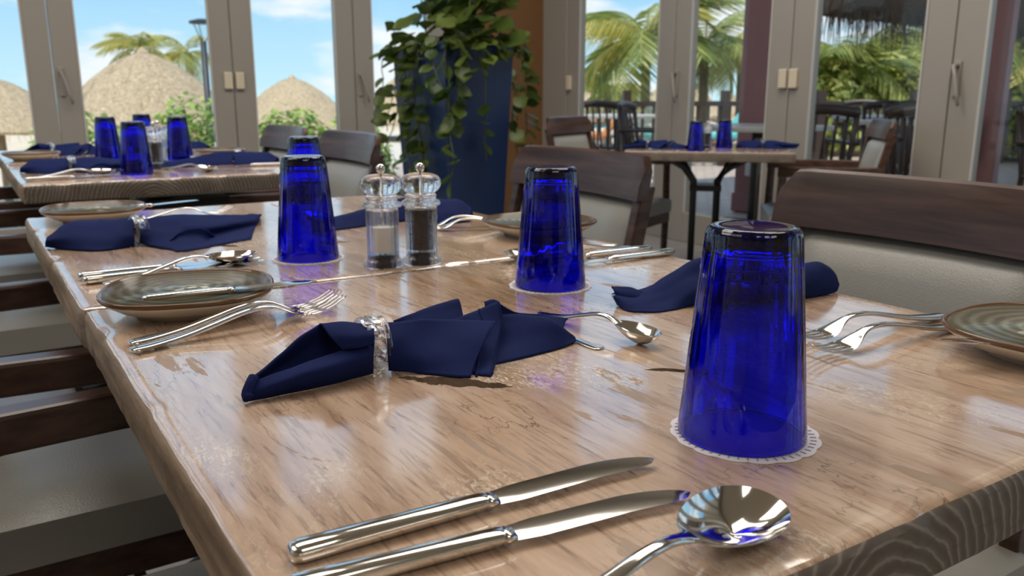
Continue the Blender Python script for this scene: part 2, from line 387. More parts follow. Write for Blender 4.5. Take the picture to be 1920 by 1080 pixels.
M['bead'] = mat('pale_bead', (.50,.48,.45), .4)
nwin = [0]
def leaf(name_axis, a, b, fix, side, hw, handle=True):
    """one glazed folding-door leaf between a and b along X (wall Y=fix) or along Y (wall X=fix); side = +-1: which end carries the lever handle"""
    nwin[0] += 1; L = b-a; sw = hw; H = HZ-FZ
    r = empty('window_%d' % nwin[0], ((a+b)/2, fix, FZ) if name_axis == 'x' else (fix, (a+b)/2, FZ), 0 if name_axis == 'x' else -PI/2, kind='structure')
    if name_axis == 'l': r.location = (fix, (a+b)/2, FZ); r.rotation_euler[2] = PI/2
    d = .06; g = .003
    for s in (-1, 1): MB().box((s*(L/2-sw/2-g), .03, H/2), (sw, d, H)).build('stile', M['frame'], r, bevel=.004)
    MB().box((0, .03, .10), (L-2*sw-2*g, d, .20)).build('bottom_rail', M['frame'], r, bevel=.004)
    MB().box((0, .03, H-.07), (L-2*sw-2*g, d, .14)).build('top_rail', M['frame'], r, bevel=.004)
    for s in (-1, 1): MB().box((s*(L/2-sw-g-.004), .0, H/2+.03), (.010, .010, H-.34)).build('glazing_bead', M['bead'], r)
    MB().box((0, .035, H/2+.03), (L-2*sw-2*g, .006, H-.34)).build('pane', M['pane'], r)
    hx = side*(L/2-.035)
    if side and handle:
        h = MB(); h.box((hx, -.006, 1.06), (.034, .012, .17)); hd = h.build('handle_plate', M['frame'], r, bevel=.004)
        MB().tube([(hx, -.01, 1.12), (hx, -.045, 1.12), (hx+side*-.012, -.052, 1.07), (hx+side*-.03, -.052, .99), (hx+side*-.045, -.05, .93)], [.011,.011,.011,.010,.007], 10).build('handle', M['frame'], hd, smooth=True)
    lx = -side*(L/2-.038) if side else L/2-.038
    MB().box((lx, -.012, 1.075), (.055, .024, .11)).build('latch', M['latch'], r, bevel=.006)
    return r
bx = [-3.85, -2.75, -1.68, -.62, .435, 1.49, 2.35, 3.08]
for i in range(len(bx)-1): leaf('x', bx[i], bx[i+1], YB, (1 if i % 2 else -1) if i != 6 else -1, .132, i % 2 == 0)
by = [5.28, 4.082, 3.121, 2.154, 1.19, .22, -.75, -1.72, -2.70, -3.70, -4.95]
for i in range(len(by)-1): leaf('y', by[i+1], by[i], XR, (1 if i % 2 == 0 else -1), .148, i % 2 == 1)
struct('wall_left', MB().box((XL-.06, -1.6, (HZ+FZ)/2), (.12, 6.78, HZ-FZ)), M['wallw'])
by = [1.8, 2.9, 4.0, 5.55]
for i in range(len(by)-1): leaf('l', by[i], by[i+1], XL, (1 if i % 2 == 0 else -1), .14)

# added fill lights: unseen flush square panels that brighten the room
cl0 = None
def fill_panel(x, y, w, power, label, colr=(1,.94,.86)):
    r = empty('fill_panel', (x, y, CZ), 0, label, 'fill light', 'added overhead fill panels')
    f = MB()
    for sx_, sy_, dx, dy in ((0, 1, w+.08, .04), (0, -1, w+.08, .04), (1, 0, .04, w), (-1, 0, .04, w)):
        f.box((sx_*(w/2+.02), sy_*(w/2+.02), -.02), (dx, dy, .04))
    f.build('frame', M['white'], r)
    ld = bpy.data.lights.new('panel_light', 'AREA'); ld.shape = 'SQUARE'; ld.size = w; ld.energy = power; ld.color = colr
    o = bpy.data.objects.new('panel_light', ld); col.objects.link(o); o.parent = r; o.location = (0, 0, -.012)
CLP = [(2.4, 2.6, 52, 'added square fill light panel above the blue planter'), (.2, 2.6, 52, 'added square fill light panel above the back table'),
       (-2.2, 2.6, 44, 'added square fill light panel in the far left ceiling corner'), (2.4, 1.0, 40, 'added square fill light panel above the right glass doors'),
       (-2.4, 1.0, 14, 'added square fill light panel above the left aisle'), (0, -2.6, 34, 'added square fill light panel behind the camera')]
for x, y, pw, lb in CLP: fill_panel(x, y, 1.7, pw, lb)

# ------------------------------------------------------------------ tables
def slab(name, w, ly, parent, z0=0.0, th=.046, seed=0, worn=1.0):
    """thick worn plank top, corner at the local origin"""
    per = []
    def side(x0, y0, x1, y1, nx, ny):
        n = int(max(abs(x1-x0), abs(y1-y0))/.008)
        for i in range(n):
            t = i/n; per.append((x0+(x1-x0)*t, y0+(y1-y0)*t, nx, ny))
    c = .006
    side(c, 0, w-c, 0, 0, -1); side(w, c, w, ly-c, 1, 0); side(w-c, ly, c, ly, 0, 1); side(0, ly-c, 0, c, -1, 0)
    prof = [(.05, 0), (.022, 0), (.014, 0), (.007, -.0006), (.0035, -.0022), (.0010, -.0055), (0, -.011), (0, -.022), (.0, -th+.004), (.003, -th)]
    rings = []
    for k, (ins, z) in enumerate(prof):
        rg = []
        for (x, y, nx, ny) in per:
            q = Vector((x*9+seed, y*9, k*.35)); j = noise.noise(q)*.6+noise.noise(q*4)*.4
            chipv = max(0, noise.noise(Vector((x*16+seed, y*16, 3.1)))-.18)
            extra = worn*((abs(j)*.0022 if k > 1 else 0) + chipv*.012*(0 if k < 2 else (1 if 3 <= k <= 6 else .25)))
            zz = z - (worn*chipv*.006 if 3 <= k <= 5 else 0)
            px, py = x-nx*(ins+extra), y-ny*(ins+extra)
            rg.append((min(max(px, ins), w-ins), min(max(py, ins), ly-ins), z0+zz))
        rings.append(rg)
    b = MB(); n = len(per); vs = [p for r in rings for p in r]; base = 0
    b.v += vs
    for k in range(len(rings)-1):
        for j in range(n):
            b.f.append([k*n+j, k*n+(j+1) % n, (k+1)*n+(j+1) % n, (k+1)*n+j])
            ny = per[j][3]; b.m.append(0 if k < 4 else (1 if ny else 2))
    b.f.append(list(range(n))); b.m.append(0)
    b.f.append([(len(rings)-1)*n+j for j in range(n)][::-1]); b.m.append(2)
    return b.build(name, [M['top'], M['end'], M['side']], parent, smooth=True, autosm=.6)
def table_base(r, cx, cy, H, spread=.30, quad=False):
    if quad:
        for k in range(4):
            a = PI/4+k*PI/2; c, s = math.cos(a), math.sin(a)
            MB().tube([(cx+c*.26, cy+s*.26, H-.005), (cx+c*.16, cy+s*.16, H-.05), (cx+c*.085, cy+s*.085, H-.13), (cx+c*.085, cy+s*.085, .03)], .017, 8).build('leg_bar', M['black'], r, smooth=True)
        MB().box((cx, cy, .015), (.46, .46, .03)).build('base_plate', M['black'], r, bevel=.008)
        MB().box((cx, cy, H-.16), (.16, .16, .03)).build('collar', M['black'], r)
        return
    MB().lathe([(.032, .10), (.032, H-.08)], 20, (cx, cy, 0)).build('column', M['black'], r, smooth=True)
    MB().box((cx, cy, H-.06), (.40, .07, .02)).box((cx, cy, H-.06), (.07, .40, .02)).build('top_spider', M['black'], r)
    for k in range(4):
        a = PI/4+k*PI/2; c, s = math.cos(a), math.sin(a)
        pts = [(.02, .17), (.10, .165), (.20, .12), (.28, .06), (.32+spread*.12, .035)]
        ft = MB().tube([(cx+c*u, cy+s*u, z) for u, z in pts], [.026,.024,.021,.018,.016], 10).build('foot', M['black'], r, smooth=True)
        u = .345+spread*.02
        MB().lathe([(.024, .0), (.028, .006), (.028, .022), (.02, .045)], 16, (cx+c*u, cy+s*u, 0)).build('foot_pad', M['black'], ft, smooth=True)
def table(loc, rz, w, ly, label, group=None, zt=0.0, seed=0, legs='pedestal'):
    H = zt-FZ
    r = empty('dining_table', (loc[0], loc[1], FZ), rz, label, 'table', group)
    t = slab('tabletop', w, ly, r, 0, seed=seed); t.location = (0, 0, H)
    table_base(r, w/2, ly/2, H-.046, quad=(legs == 'quad'))
    return r
table((0, 0), 0, .758, .757, 'worn oak table slab nearest the camera, with knives and the front blue tumbler on it', zt=0.0, seed=0)
table((-.004, .7585), 0, .760, .832, 'worn oak table slab abutting the nearest one, holding the salt and pepper mills', zt=0.0, seed=5)
BT = (.022, 2.12, .012)
table(BT[:2], 0, .76, .76, 'oak table by the left windows carrying four blue tumblers', zt=BT[2], seed=11)
table((BT[0], BT[1]+.765), 0, .76, .76, 'oak table nearest the thatched sunshade window, pushed behind another table', zt=BT[2], seed=15)
RTZ = -.04
table((2.60, 2.93), -PI/4, .80, .80, 'oak table turned on its corner by the right glass doors', zt=RTZ, seed=21, legs='quad')

# ------------------------------------------------------------------ chairs
def make_chair(label, group):
    """faces +X, origin on the floor below the seat"""
    r = empty('dining_armchair', (0,0,0), 0, label, 'chair', group)
    def cushion(x0, x1, y0, y1, z0, z1, puff, n=10):
        b = MB(); G = []
        for i in range(n+1):
            row = []
            for j in range(n+1):
                u, v = i/n, j/n
                d = min(u, 1-u, v, 1-v); e = 1-(1-min(1, d/.16))**2.2
                row.append((x0+(x1-x0)*u, y0+(y1-y0)*v, z1-.018*(1-e)+puff*math.sin(PI*u)*math.sin(PI*v)))
            G.append(row)
        b.grid(G)
        ring = [(i, 0) for i in range(n)]+[(n, j) for j in range(n)]+[(n-i, n) for i in range(n)]+[(0, n-j) for j in range(n)]
        o = len(b.v)
        for (i, j) in ring: p = G[i][j]; b.v.append((p[0], p[1], z0))
        idx = [i*(n+1)+j for i, j in ring]; m = len(ring)
        for k in range(m): b.f.append([idx[k], idx[(k+1) % m], o+(k+1) % m, o+k]); b.m.append(0)
        b.f.append([o+k for k in range(m)]); b.m.append(0)
        return b
    s = cushion(-.215, .245, -.258, .258, .335, .418, .008).build('seat', M['leather'], r, smooth=True, autosm=.9)
    MB().box((.015, 0, .306), (.45, .50, .058)).build('seat_frame', M['dwood'], r, bevel=.004)
    for sgn in (-1, 1):
        MB().tube([(.20, sgn*.272, 0), (.205, sgn*.272, .35), (.20, sgn*.272, .602)], [.019,.022,.02], 4).build('leg', M['dwood'], r)
        ar = [(-.250, .232), (-.17, .262), (-.05, .272), (.10, .273), (.225, .272)]
        MB().loft([[(x, sgn*(y-.020), .596), (x, sgn*(y+.020), .596), (x, sgn*(y+.020), .644), (x, sgn*(y-.020), .644)] for x, y in ar]).build('armrest', M['dwood'], r, bevel=.006)
        # rear leg running up into the reclined back post
        pts = [(-.275, 0), (-.235, .20), (-.225, .42), (-.245, .60), (-.292, .80)]
        rings = [[(x-.018, sgn*.226-.013, z), (x+.018, sgn*.226-.013, z), (x+.018, sgn*.226+.013, z), (x-.018, sgn*.226+.013, z)] for x, z in pts]
        MB().loft(rings).build('leg', M['dwood'], r, bevel=.004)
    # leather back panel
    G = []; n = 12
    for i in range(n+1):
        row = []
        for j in range(n+1):
            u, v = i/n, j/n; y = -.207+.414*v; z = .425+.347*u
            x = -.218-.020*u-.052*u*u - .022*(1-(2*v-1)**2)
            d = min(u, 1-u, v, 1-v); e = 1-(1-min(1, d/.14))**2.2
            row.append((x+.026*e, y, z))
        G.append(row)
    b = MB(); b.grid(G); back = [[(p[0]-.03, p[1], p[2]) for p in (G[i])] for i in (0, n)]
    b.grid([[(G[i][j][0] if False else -.218-.020*(i/n)-.052*(i/n)**2-.022*(1-(2*j/n-1)**2)-.022, G[i][j][1], G[i][j][2]) for j in range(n+1)] for i in range(n+1)])
    N = (n+1)*(n+1)
    for k in range(n):
        for a, c in (((0, k), (0, k+1)), ((n, k), (n, k+1)), ((k, 0), (k+1, 0)), ((k, n), (k+1, n))):
            ia, ic = a[0]*(n+1)+a[1], c[0]*(n+1)+c[1]; b.f.append([ia, ic, N+ic, N+ia]); b.m.append(0)
    b.build('back_panel', M['leather'], r, smooth=True, autosm=1.0)
    # curved top rail with rounded upper corners
    n = 24; rings = []
    for j in range(n+1):
        v = j/n; y = -.240+.480*v; bow = -.030*(1-(2*v-1)**2)
        d = min(v, 1-v)*.48; rc = .030
        zt = .865-(rc-math.sqrt(max(0, rc*rc-(rc-min(d, rc))**2))) ; zb = .772
        def X(z): return -.270-.24*(z-.772)+bow
        rings.append([(X(zb)-.016, y, zb), (X(zb)+.014, y, zb), (X((zb+zt)/2)+.016, y, (zb+zt)/2), (X(zt)+.010, y, zt-.004), (X(zt), y, zt), (X(zt)-.012, y, zt-.004)])
    MB().loft(rings).build('top_rail', M['dwood'], r, smooth=True, autosm=.7)
    MB().box((0, .0, .15), (.02, .48, .03)).build('stretcher', M['dwood'], r)
    return r
GRP = 'leather and wood dining armchairs'
ch = make_chair('grey leather armchair tucked under the left table edge, nearest the camera', GRP)
ch.location = (.08, .555, FZ)
chairs = [((.085, 1.29), 0, 'grey leather armchair under the left table edge, beside the far place setting'),
          ((.80, .485), PI, 'grey leather armchair with wide dark wooden top rail, right behind the front tumbler'),
          ((.80, 1.31), PI, 'grey leather armchair with wooden top rail seen behind the middle blue tumbler'),
          ((BT[0]+.09, 2.46), 0, 'grey leather armchair at the left edge of the back table, nearer one'),
          ((BT[0]+.09, 3.24), 0, 'grey leather armchair at the left edge of the back table, farther one'),
          ((.72, 2.47), PI, 'pale shining leather armchair behind the salt mill at the back table'),
          ((.72, 3.14), PI, 'pale shining leather armchair farthest along the back table, near the hedge window')]
for (x, y), rz, lb in chairs: copy_tree(ch, loc=(x, y, FZ), rz=rz, label=lb)
copy_tree(ch, loc=(2.95, 3.42, FZ), rz=-1.15, label='leather armchair seen side-on left of the corner-turned table')
copy_tree(ch, loc=(3.57, 2.55, FZ), rz=2.37, label='tilted pale armchair glinting right of the corner-turned table')

# ------------------------------------------------------------------ tumblers and doilies
GH, GB, GT = .1427, .043, .0302
def make_tumbler(label, group='cobalt blue tumblers standing upside down'):
    def ro(z): return GB+(GT-GB)*(z/GH)
    prof = [(GB-.0012, 0.0), (GB-.0002, .0008), (GB, .002)]
    for k in range(1, 9): prof.append((ro(GH*k/9), GH*k/9))
    prof += [(ro(GH-.006), GH-.006), (GT-.0006, GH-.0025), (GT-.0028, GH-.0006), (GT-.006, GH), (GT-.010, GH-.0007), (GT*.4, GH-.0016), (0, GH-.002)]
    inner = [(0, GH-.0125), (GT*.5, GH-.0128), (GT-.007, GH-.0145), (GT-.0040, GH-.019)]
    for k in range(8, 0, -1): inner.append((ro(GH*k/10)-.0031, GH*k/10))
    inner += [(GB-.0031, .003), (GB-.0028, .0008), (GB-.002, 0)]
    mod = lambda a, r, z: 1+.008*math.cos(26*a)*min(1, max(0, (z-.02)/.04)) if r < GB-.0025 and r > .015 else 1
    prof = prof[:-1]+[(.00002, prof[-1][1])]; inner = [(.00002, inner[0][1])]+inner[1:]
    b = MB(); b.lathe(prof+inner, 96, close=True, mod=mod)
    r = b.build('tumbler', M['cobalt'], None, smooth=True, autosm=1.0)
    return tag(r, label, 'tumbler', group)
def make_doily(label):
    n = 120; b = MB(); top, bot = [], []
    for j in range(n):
        a = 2*PI*j/n; rr = .0480+.0022*abs(math.sin(a*8))**.6
        top.append((rr*math.cos(a), rr*math.sin(a), .0009)); bot.append((rr*math.cos(a), rr*math.sin(a), .0002))
    b.loft([bot, top])
    r = empty('doily', (0,0,0), 0, label, 'coaster', 'scalloped paper doilies under the tumblers')
    b.build('paper_disc', M['paper'], r)
    for k in range(48):                         # embossed bars round the border
        a = 2*PI*k/48; d = Vector((math.cos(a), math.sin(a), 0))
        MB().box(d*.0448+Vector((0,0,.00105)), (.004, .0011, .0004), Matrix.Rotation(a, 3, 'Z')).build('border_bar', M['doilyline'], r)
    return r
M['doilyline'] = mat('doily_print', (.33,.30,.36), .9)
tum = make_tumbler('large cobalt blue tumbler upside down at the front right, nearest the camera')
doi = make_doily('white scalloped paper doily under the nearest blue tumbler')
def put_glass(x, y, lt, ld=None, z=0.0, first=False, rz=0, sc_=1.0):
    dz = .0011
    if first: t, d = tum, doi; t.location = (x, y, z+dz); d.location = (x+.002, y-.001, z)
    else:
        t = copy_tree(tum, loc=(x, y, z+dz), label=lt)
        t.scale = (sc_,)*3
        if ld: d = copy_tree(doi, loc=(x, y, z), rz=.3, label=ld)
        else: t.location.z = z
    return t
put_glass(.3346, .1359, None, first=True)
put_glass(.4906, .5792, 'blue tumbler standing in the middle, right of the pepper mill', 'paper doily under the middle blue tumbler')
put_glass(.3053, .9074, 'blue tumbler standing left of the salt mill', 'paper doily under the tumbler left of the salt mill')
put_glass(.500, 1.46, 'blue tumbler half hidden behind the one left of the salt mill')
def bgp(x, y): return ((x-CAM.x)*.947+CAM.x, (y-CAM.y)*.947+CAM.y)
for (x, y), lb in ((bgp(.346, 3.05), 'leftmost blue tumbler on the back table by the window'), (bgp(.335, 2.43), 'blue tumbler nearest the camera on the back table by the window'),
                   (bgp(.528, 3.42), 'blue tumbler farthest back on the back table, partly hidden'), (bgp(.560, 2.93), 'rightmost blue tumbler on the back table, right of the mills')):
    put_glass(x, y, lb, None, BT[2])
for (x, y), lb in (((2.90, 2.75), 'left blue tumbler on the corner-turned table by the glass doors'), ((3.17, 2.82), 'right blue tumbler on the corner-turned table by the glass doors')):
    put_glass(x, y, lb, None, RTZ)

# ------------------------------------------------------------------ cutlery
def sec(x, y, z, hw, hh, n=14, p=2.0, tilt=0):
    out = []
    for j in range(n):
        a = 2*PI*j/n; c, s = math.cos(a), math.sin(a)
        u = hw*math.copysign(abs(c)**(2/p), c); w = hh*math.copysign(abs(s)**(2/p), s)
        out.append((x, y+u, z+w+tilt*u))
    return out
CG = 'polished steel cutlery'
def make_knife(label, name='table_knife', hl=.112, bl=.116, w=.0072, bw=.0088):
    """handle end at the local origin, tip along +X; lies flat"""
    r = empty(name, (0,0,0), 0, label, 'knife', CG)
    H = [(0, .004, .0030), (.0015, .0062, .0044), (.006, .0074, .0052), (.03, .0070, .0050), (.07, .0064, .0046), (hl-.012, .0062, .0043), (hl-.004, .0060, .0040), (hl, .0054, .0030)]
    k = w/.0072
    MB().loft([sec(x, 0, .0054, a*k, b*k, 18, 2.6) for x, a, b in H]).build('handle', M['steel'], r, smooth=True, autosm=.8)
    rings = []
    for i in range(25):
        t = i/24; x = hl-.006+(bl+.006)*t
        top = bw*(.62+.38*min(1, t*5))*(1 if t < .62 else math.sqrt(max(0.0004, 1-((t-.62)/.38)**2.0)))   # curved back
        bot = -bw*(.62+.36*min(1, t*5))*(1 if t < .80 else math.sqrt(max(0.0004, 1-((t-.80)/.2)**2)))
        yo = .002*t
        if t > .62: top, bot = top+.000, bot
        th = .0013*(1-.55*t)
        c, h = (top+bot)/2+yo+.0055*max(0, (t-.6)/.4)**2*-1, (top-bot)/2
        rings.append([(x, c+h, .0046+th), (x, c-h*.2, .0046+th*.9), (x, c-h, .0046), (x, c-h*.2, .0046-th*.9), (x, c+h, .0046-th)])
    MB().loft(rings).build('blade', M['steel'], r, smooth=True, autosm=.5)
    MB().loft([sec(x, 0, .0050, a, b, 16, 2.6) for x, a, b in ((hl-.003, .0060*k, .0039), (hl+.001, .0066*k, .0034), (hl+.005, .0062*k, .0020))]).build('bolster', M['steel'], r, smooth=True)
    return r
def strip(pts, th=.0016, n=12):            # pts: (x, z, halfwidth, halfthick)
    return [sec(x, 0, z, hw, ht, n, 2.5) for x, z, hw, ht in pts]
def make_fork(label, L=.222):
    r = empty('table_fork', (0,0,0), 0, label, 'fork', CG)
    k = L/.222
    P = [(0, .0036, .0050, .0012), (.004, .0037, .0078, .0022), (.02, .0040, .0082, .0026), (.05, .0070, .0066, .0025), (.08, .0125, .0050, .0024), (.105, .0175, .0040, .0023), (.125, .0195, .0037, .0022),
         (.140, .0182, .0042, .0018), (.150, .0145, .0065, .0014), (.158, .0105, .0100, .0012), (.166, .0072, .0122, .0011), (.172, .0058, .0126, .0010)]
    Q = [(a*k, b, c, d) for a, b, c, d in P]
    dense = cr_interp([Vector((a, b, c)) for a, b, c, d in Q], 44); dt = cr_interp([Vector((d, 0, 0)) for *_, d in Q], 44)
    MB().loft([sec(v.x, 0, v.y, v.z, t.x, 14, 2.4) for v, t in zip(dense, dt)]).build('handle', M['steel'], r, smooth=True, autosm=.9)
    for i in range(4):
        y0 = (-.0107+.00713*i)*1.0; rings = []
        for (x, z, hw) in ((.170, .0060, .0019), (.180, .0052, .0017), (.192, .0060, .0015), (.205, .0092, .0013), (.215, .0135, .0010), (.222, .0175, .0005)):
            rings.append(sec(x*k, y0*(1-.06*(x-.17)/.05), z, hw, .0010 if x < .22 else .0005, 8))
        MB().loft(rings).build('tine', M['steel'], r, smooth=True)
    return r
def make_spoon(label, L=.205, bw=.0215, bl=.068):
    r = empty('table_spoon', (0,0,0), 0, label, 'spoon', CG)
    hl = L-bl; k = hl/.137
    P = [(0, .0036, .0045, .0012), (.004, .0037, .0075, .0022), (.02, .0040, .0078, .0026), (.05, .0075, .0060, .0025), (.08, .0135, .0046, .0024), (.105, .0185, .0038, .0023), (.122, .0190, .0036, .0022), (.134, .0165, .0042, .0018), (.142, .0145, .0060, .0013)]
    dense = cr_interp([Vector((a*k, b, c)) for a, b, c, d in P], 40); dt = cr_interp([Vector((d, 0, 0)) for *_, d in P], 40)
    MB().loft([sec(v.x, 0, v.y, v.z, t.x, 14, 2.4) for v, t in zip(dense, dt)]).build('handle', M['steel'], r, smooth=True, autosm=.9)
    # bowl: egg-shaped shell, rim rising slightly from neck to tip
    n, mR = 48, 12; b = MB()
    def pt(a, q, off):
        c, s = math.cos(a), math.sin(a)
        xx = hl+bl*.5+c*bl*.5*q*(1.0); w = bw*(1+.13*c)*q
        rimz = .0150-.002*c; depth = .0118*(1-q**2.3)
        return (xx, s*w, rimz-depth-off*(1.0))
    rings = [[pt(2*PI*j/n, i/mR, 0) for j in range(n)] for i in range(1, mR+1)]
    rings += [[(lambda p, c: (p[0]+c[0]*.0004, p[1]+c[1]*.0004, p[2]-.0006))(pt(2*PI*j/n, 1, 0), (math.cos(2*PI*j/n), math.sin(2*PI*j/n))) for j in range(n)]]
    rings += [[pt(2*PI*j/n, i/mR, .0014) for j in range(n)] for i in range(mR, 0, -1)]
    b.loft(rings)
    b.build('bowl', M['steel'], r, smooth=True, autosm=1.2)
    return r
def place(o, p0, p1, z=0.0, label=None, zrot=0, flip=False):
    """p0 = handle end, p1 = towards the tip"""
    a = math.atan2(p1[1]-p0[1], p1[0]-p0[0])
    if label: o = copy_tree(o, label=label)
    o.location = (p0[0], p0[1], z); o.rotation_euler = (0, zrot, a)
    if flip: o.scale = (1, -1, 1)
    return o
kn = make_knife('steel table knife farther from the lens of the two lying at the front table corner')
place(kn, (.022, .1435), (.249, .1335))
place(kn, (.010, .1140), (.254, .0860), label='steel table knife between the front knife and the large front spoon')
sp = make_spoon('large steel spoon lying at the front beside the knives', L=.215, bw=.0225, bl=.076)
place(sp, (.046, .0200), (.262, .0475)); sp.rotation_euler[0] = .16
fk = make_fork('steel fork with its tines nearest the bread plate, left of the ringed napkin')
place(fk, (.0195, .5830), (.247, .628))
place(fk, (.0170, .5580), (.240, .606), label='steel fork nearest the ringed front napkin')
# far left setting
place(kn, (.014, .922), (.236, .930), label='steel knife farther back behind the front bread plate')
place(kn, (.016, .892), (.240, .910), label='steel knife lying nearer the front bread plate rim')
place(sp, (.036, .864), (.268, .945), label='steel spoon resting its bowl behind the front bread plate')
place(fk, (.125, 1.380), (.330, 1.43), label='steel fork showing only its tines behind the far left napkin')
# dessert cutlery above the front napkin
ds = make_spoon('small dessert spoon lying behind the tail of the ringed napkin', L=.155, bw=.0150, bl=.050); ds.name = 'dessert_spoon'
place(ds, (.394, .466), (.422, .313))
o = place(fk, (.3775, .340), (.362, .50), label='dessert fork whose handle end peeks out by the napkin tail'); o.scale = (.74,.74,.28); o.name = 'dessert_fork'
# right near setting
place(fk, at(1770, 590, .004), at(1546, 604, .017), label='right hand side fork nearer the grey armchair back')
place(fk, at(1806, 608, .004), at(1606, 622, .017), label='right hand side fork tucked toward the cropped plate')
place(kn, (.757, .648), (.53, .660), label='steel knife with handle at the right table edge, nearer one')
place(kn, (.748, .686), (.53, .70), label='steel knife with handle at the right table edge, farther one')
place(sp, (.735, .715), (.53, .727), label='steel spoon beside the knives at the right table edge')
# right far setting
place(fk, (.742, .965), (.56, 1.03), label='fork beside the far right plate, nearer one')
place(fk, (.748, .995), (.566, 1.065), label='fork beside the far right plate, farther one')
place(sp, (.45, 1.40), (.43, 1.19), label='spoon lying between the rear tumblers and the far napkin')
bk = make_knife('butter knife resting on the front bread plate', 'butter_knife', .085, .088, .0060, .0075)
place(bk, at(268, 570, .020), at(540, 533, .030), .0195, zrot=-.045)

# ------------------------------------------------------------------ bread plates
def make_plate(label):
    r = empty('bread_plate', (0,0,0), 0, label, 'plate', 'sage glazed bread plates')
    n = 96
    def ring(rad, z):
        out = []
        for j in range(n):
            a = 2*PI*j/n+PI/4; c, s = math.cos(a), math.sin(a); e = 2+.6*min(1, rad/.07)
            k = (abs(c)**e+abs(s)**e)**(-1/e); out.append((rad*c*k, rad*s*k, z))
        return out
    MB().loft([ring(q, z) for q, z in ((.0008, .0075), (.03, .0075), (.050, .0080), (.062, .0098), (.072, .0135), (.0795, .0182), (.0812, .0196))], caps=True).build('dish', M['glaze'], r, smooth=True)
    MB().loft([ring(q, z) for q, z in ((.0808, .0190), (.0822, .0204), (.0840, .0210), (.0856, .0203), (.0858, .0190), (.0846, .0172), (.0835, .0165))], caps=False).build('rim', M['rim'], r, smooth=True)
    MB().loft([ring(q, z) for q, z in ((.0836, .0180), (.0838, .0165), (.079, .0135), (.068, .0075), (.058, .0042), (.054, .0030), (.053, .0002), (.049, .0002), (.048, .003), (.001, .003))], caps=False).build('underside', M['cream'], r, smooth=True)
    return r
pl = make_plate('square bread plate with butter knife at the left table edge, near the forks')
pl.location = (.099, .700, 0); pl.scale = (1.03, 1.03, 1.24); pl.rotation_euler[2] = -.27
copy_tree(pl, loc=(.104, 1.480, 0), rz=-.15, label='bread plate at the far left corner of the long table')
copy_tree(pl, loc=(.704, .106, 0), rz=.06, label='sage bread plate cropped by the right edge of the picture')
copy_tree(pl, loc=(.700, .905, 0), rz=.05, label='bread plate half hidden behind the middle blue tumbler')
copy_tree(pl, loc=(*bgp(.12, 3.22), BT[2]), rz=0, label='bread plate at the left end of the back table')
copy_tree(pl, loc=(*bgp(.72, 3.02), BT[2]), rz=0, label='bread plate on the back table by the pale armchair')
copy_tree(pl, loc=(3.36, 3.04, RTZ), rz=.4, label='plate on the corner-turned table by the glass doors')
place(bk, (.115, 1.475), (.26, 1.475), .0125, label='butter knife projecting from the far left bread plate', zrot=-.05)
place(bk, (.742, .075), (.655, .112), .0125, label='dark butter knife on the cropped right plate', zrot=-.04)

# ------------------------------------------------------------------ pepper and salt mills
def make_mill(label, kind):
    r = empty(kind+'_mill', (0,0,0), 0, label, 'mill', 'clear acrylic mills')
    flute = lambda a, rr, z: 1+.022*math.cos(18*a) if rr > .0195 else 1
    body = [(.0185, .0005), (.0262, .0005), (.0270, .002), (.0270, .006), (.0262, .0085), (.0225, .0105), (.0215, .014), (.0218, .018), (.0220, .072), (.0222, .078), (.0205, .080)]
    inn = [(.0168, .080), (.0168, .020), (.0182, .017), (.0182, .0005)]
    MB().lathe(body+inn, 72, close=True, mod=flute).build('body', M['acrylic'], r, smooth=True, autosm=.7)
    MB().lathe([(0, .001), (.0172, .001), (.0174, .004), (.0174, .0150), (.0150, .0165), (0, .0165)], 32).build('grinder', M['black'], r, smooth=True, autosm=.6)
    top = .056 if kind == 'salt' else .0775
    MB().lathe([(0, .0205), (.0158, .0205), (.0158, top-.001), (.0120, top), (0, top+.0004)], 32).build('salt_fill' if kind == 'salt' else 'peppercorn_fill', M['salt'] if kind == 'salt' else M['pepper'], r, smooth=True, autosm=.6)
    if kind == 'pepper':
        b = MB(); rr = random.Random(3)
        for k in range(90):
            a = rr.random()*2*PI; z = .023+rr.random()*.052; q = .0018
            b.lathe([(0, -q), (q*.8, -q*.6), (q, 0), (q*.8, q*.6), (0, q)], 6, (.0152*math.cos(a), .0152*math.sin(a), z))
        b.build('peppercorn', M['pepper'], r, smooth=True)['kind'] = 'stuff'
    head = [(.0005, .0815), (.024, .0815), (.0268, .083), (.0276, .0858), (.0262, .0885), (.0225, .0900), (.0208, .0925), (.0222, .0945), (.0222, .0965), (.0200, .0985), (.0208, .1010), (.0240, .1030), (.0275, .1075), (.0290, .1130), (.0282, .1185), (.0245, .1230), (.0170, .1260), (.0090, .1272), (.0028, .1275)]
    MB().lathe(head, 64).build('head', M['acrylic'], r, smooth=True, autosm=.9)
    MB().lathe([(.0014, .018), (.0014, .129)], 10).build('spindle', M['steel'], r, smooth=True)
    MB().lathe([(0, .1265), (.0030, .1268), (.0032, .1290)]+[(.0066*math.cos(t), .1345+.0066*math.sin(t)) for t in [-1.0+.2*i for i in range(13)]]+[(0, .1411)], 28).build('knob', M['steel'], r, smooth=True)
    return r
sm = make_mill('clear salt mill with steel knob, white salt inside', 'salt'); sm.location = (.3735, .8030, 0)
pm = make_mill('clear pepper mill with steel knob, full of black peppercorns', 'pepper'); pm.location = (.4265, .7930, 0); sm.scale = pm.scale = (.97,.97,.97)
copy_tree(pm, loc=(*bgp(.420, 2.60), BT[2]), label='pepper mill among the tumblers on the back table')
copy_tree(sm, loc=(*bgp(.455, 2.72), BT[2]), label='salt mill behind the pepper mill on the back table')
copy_tree(sm, loc=(3.02, 2.86, RTZ), label='clear mill between the tumblers on the corner-turned table, left one')
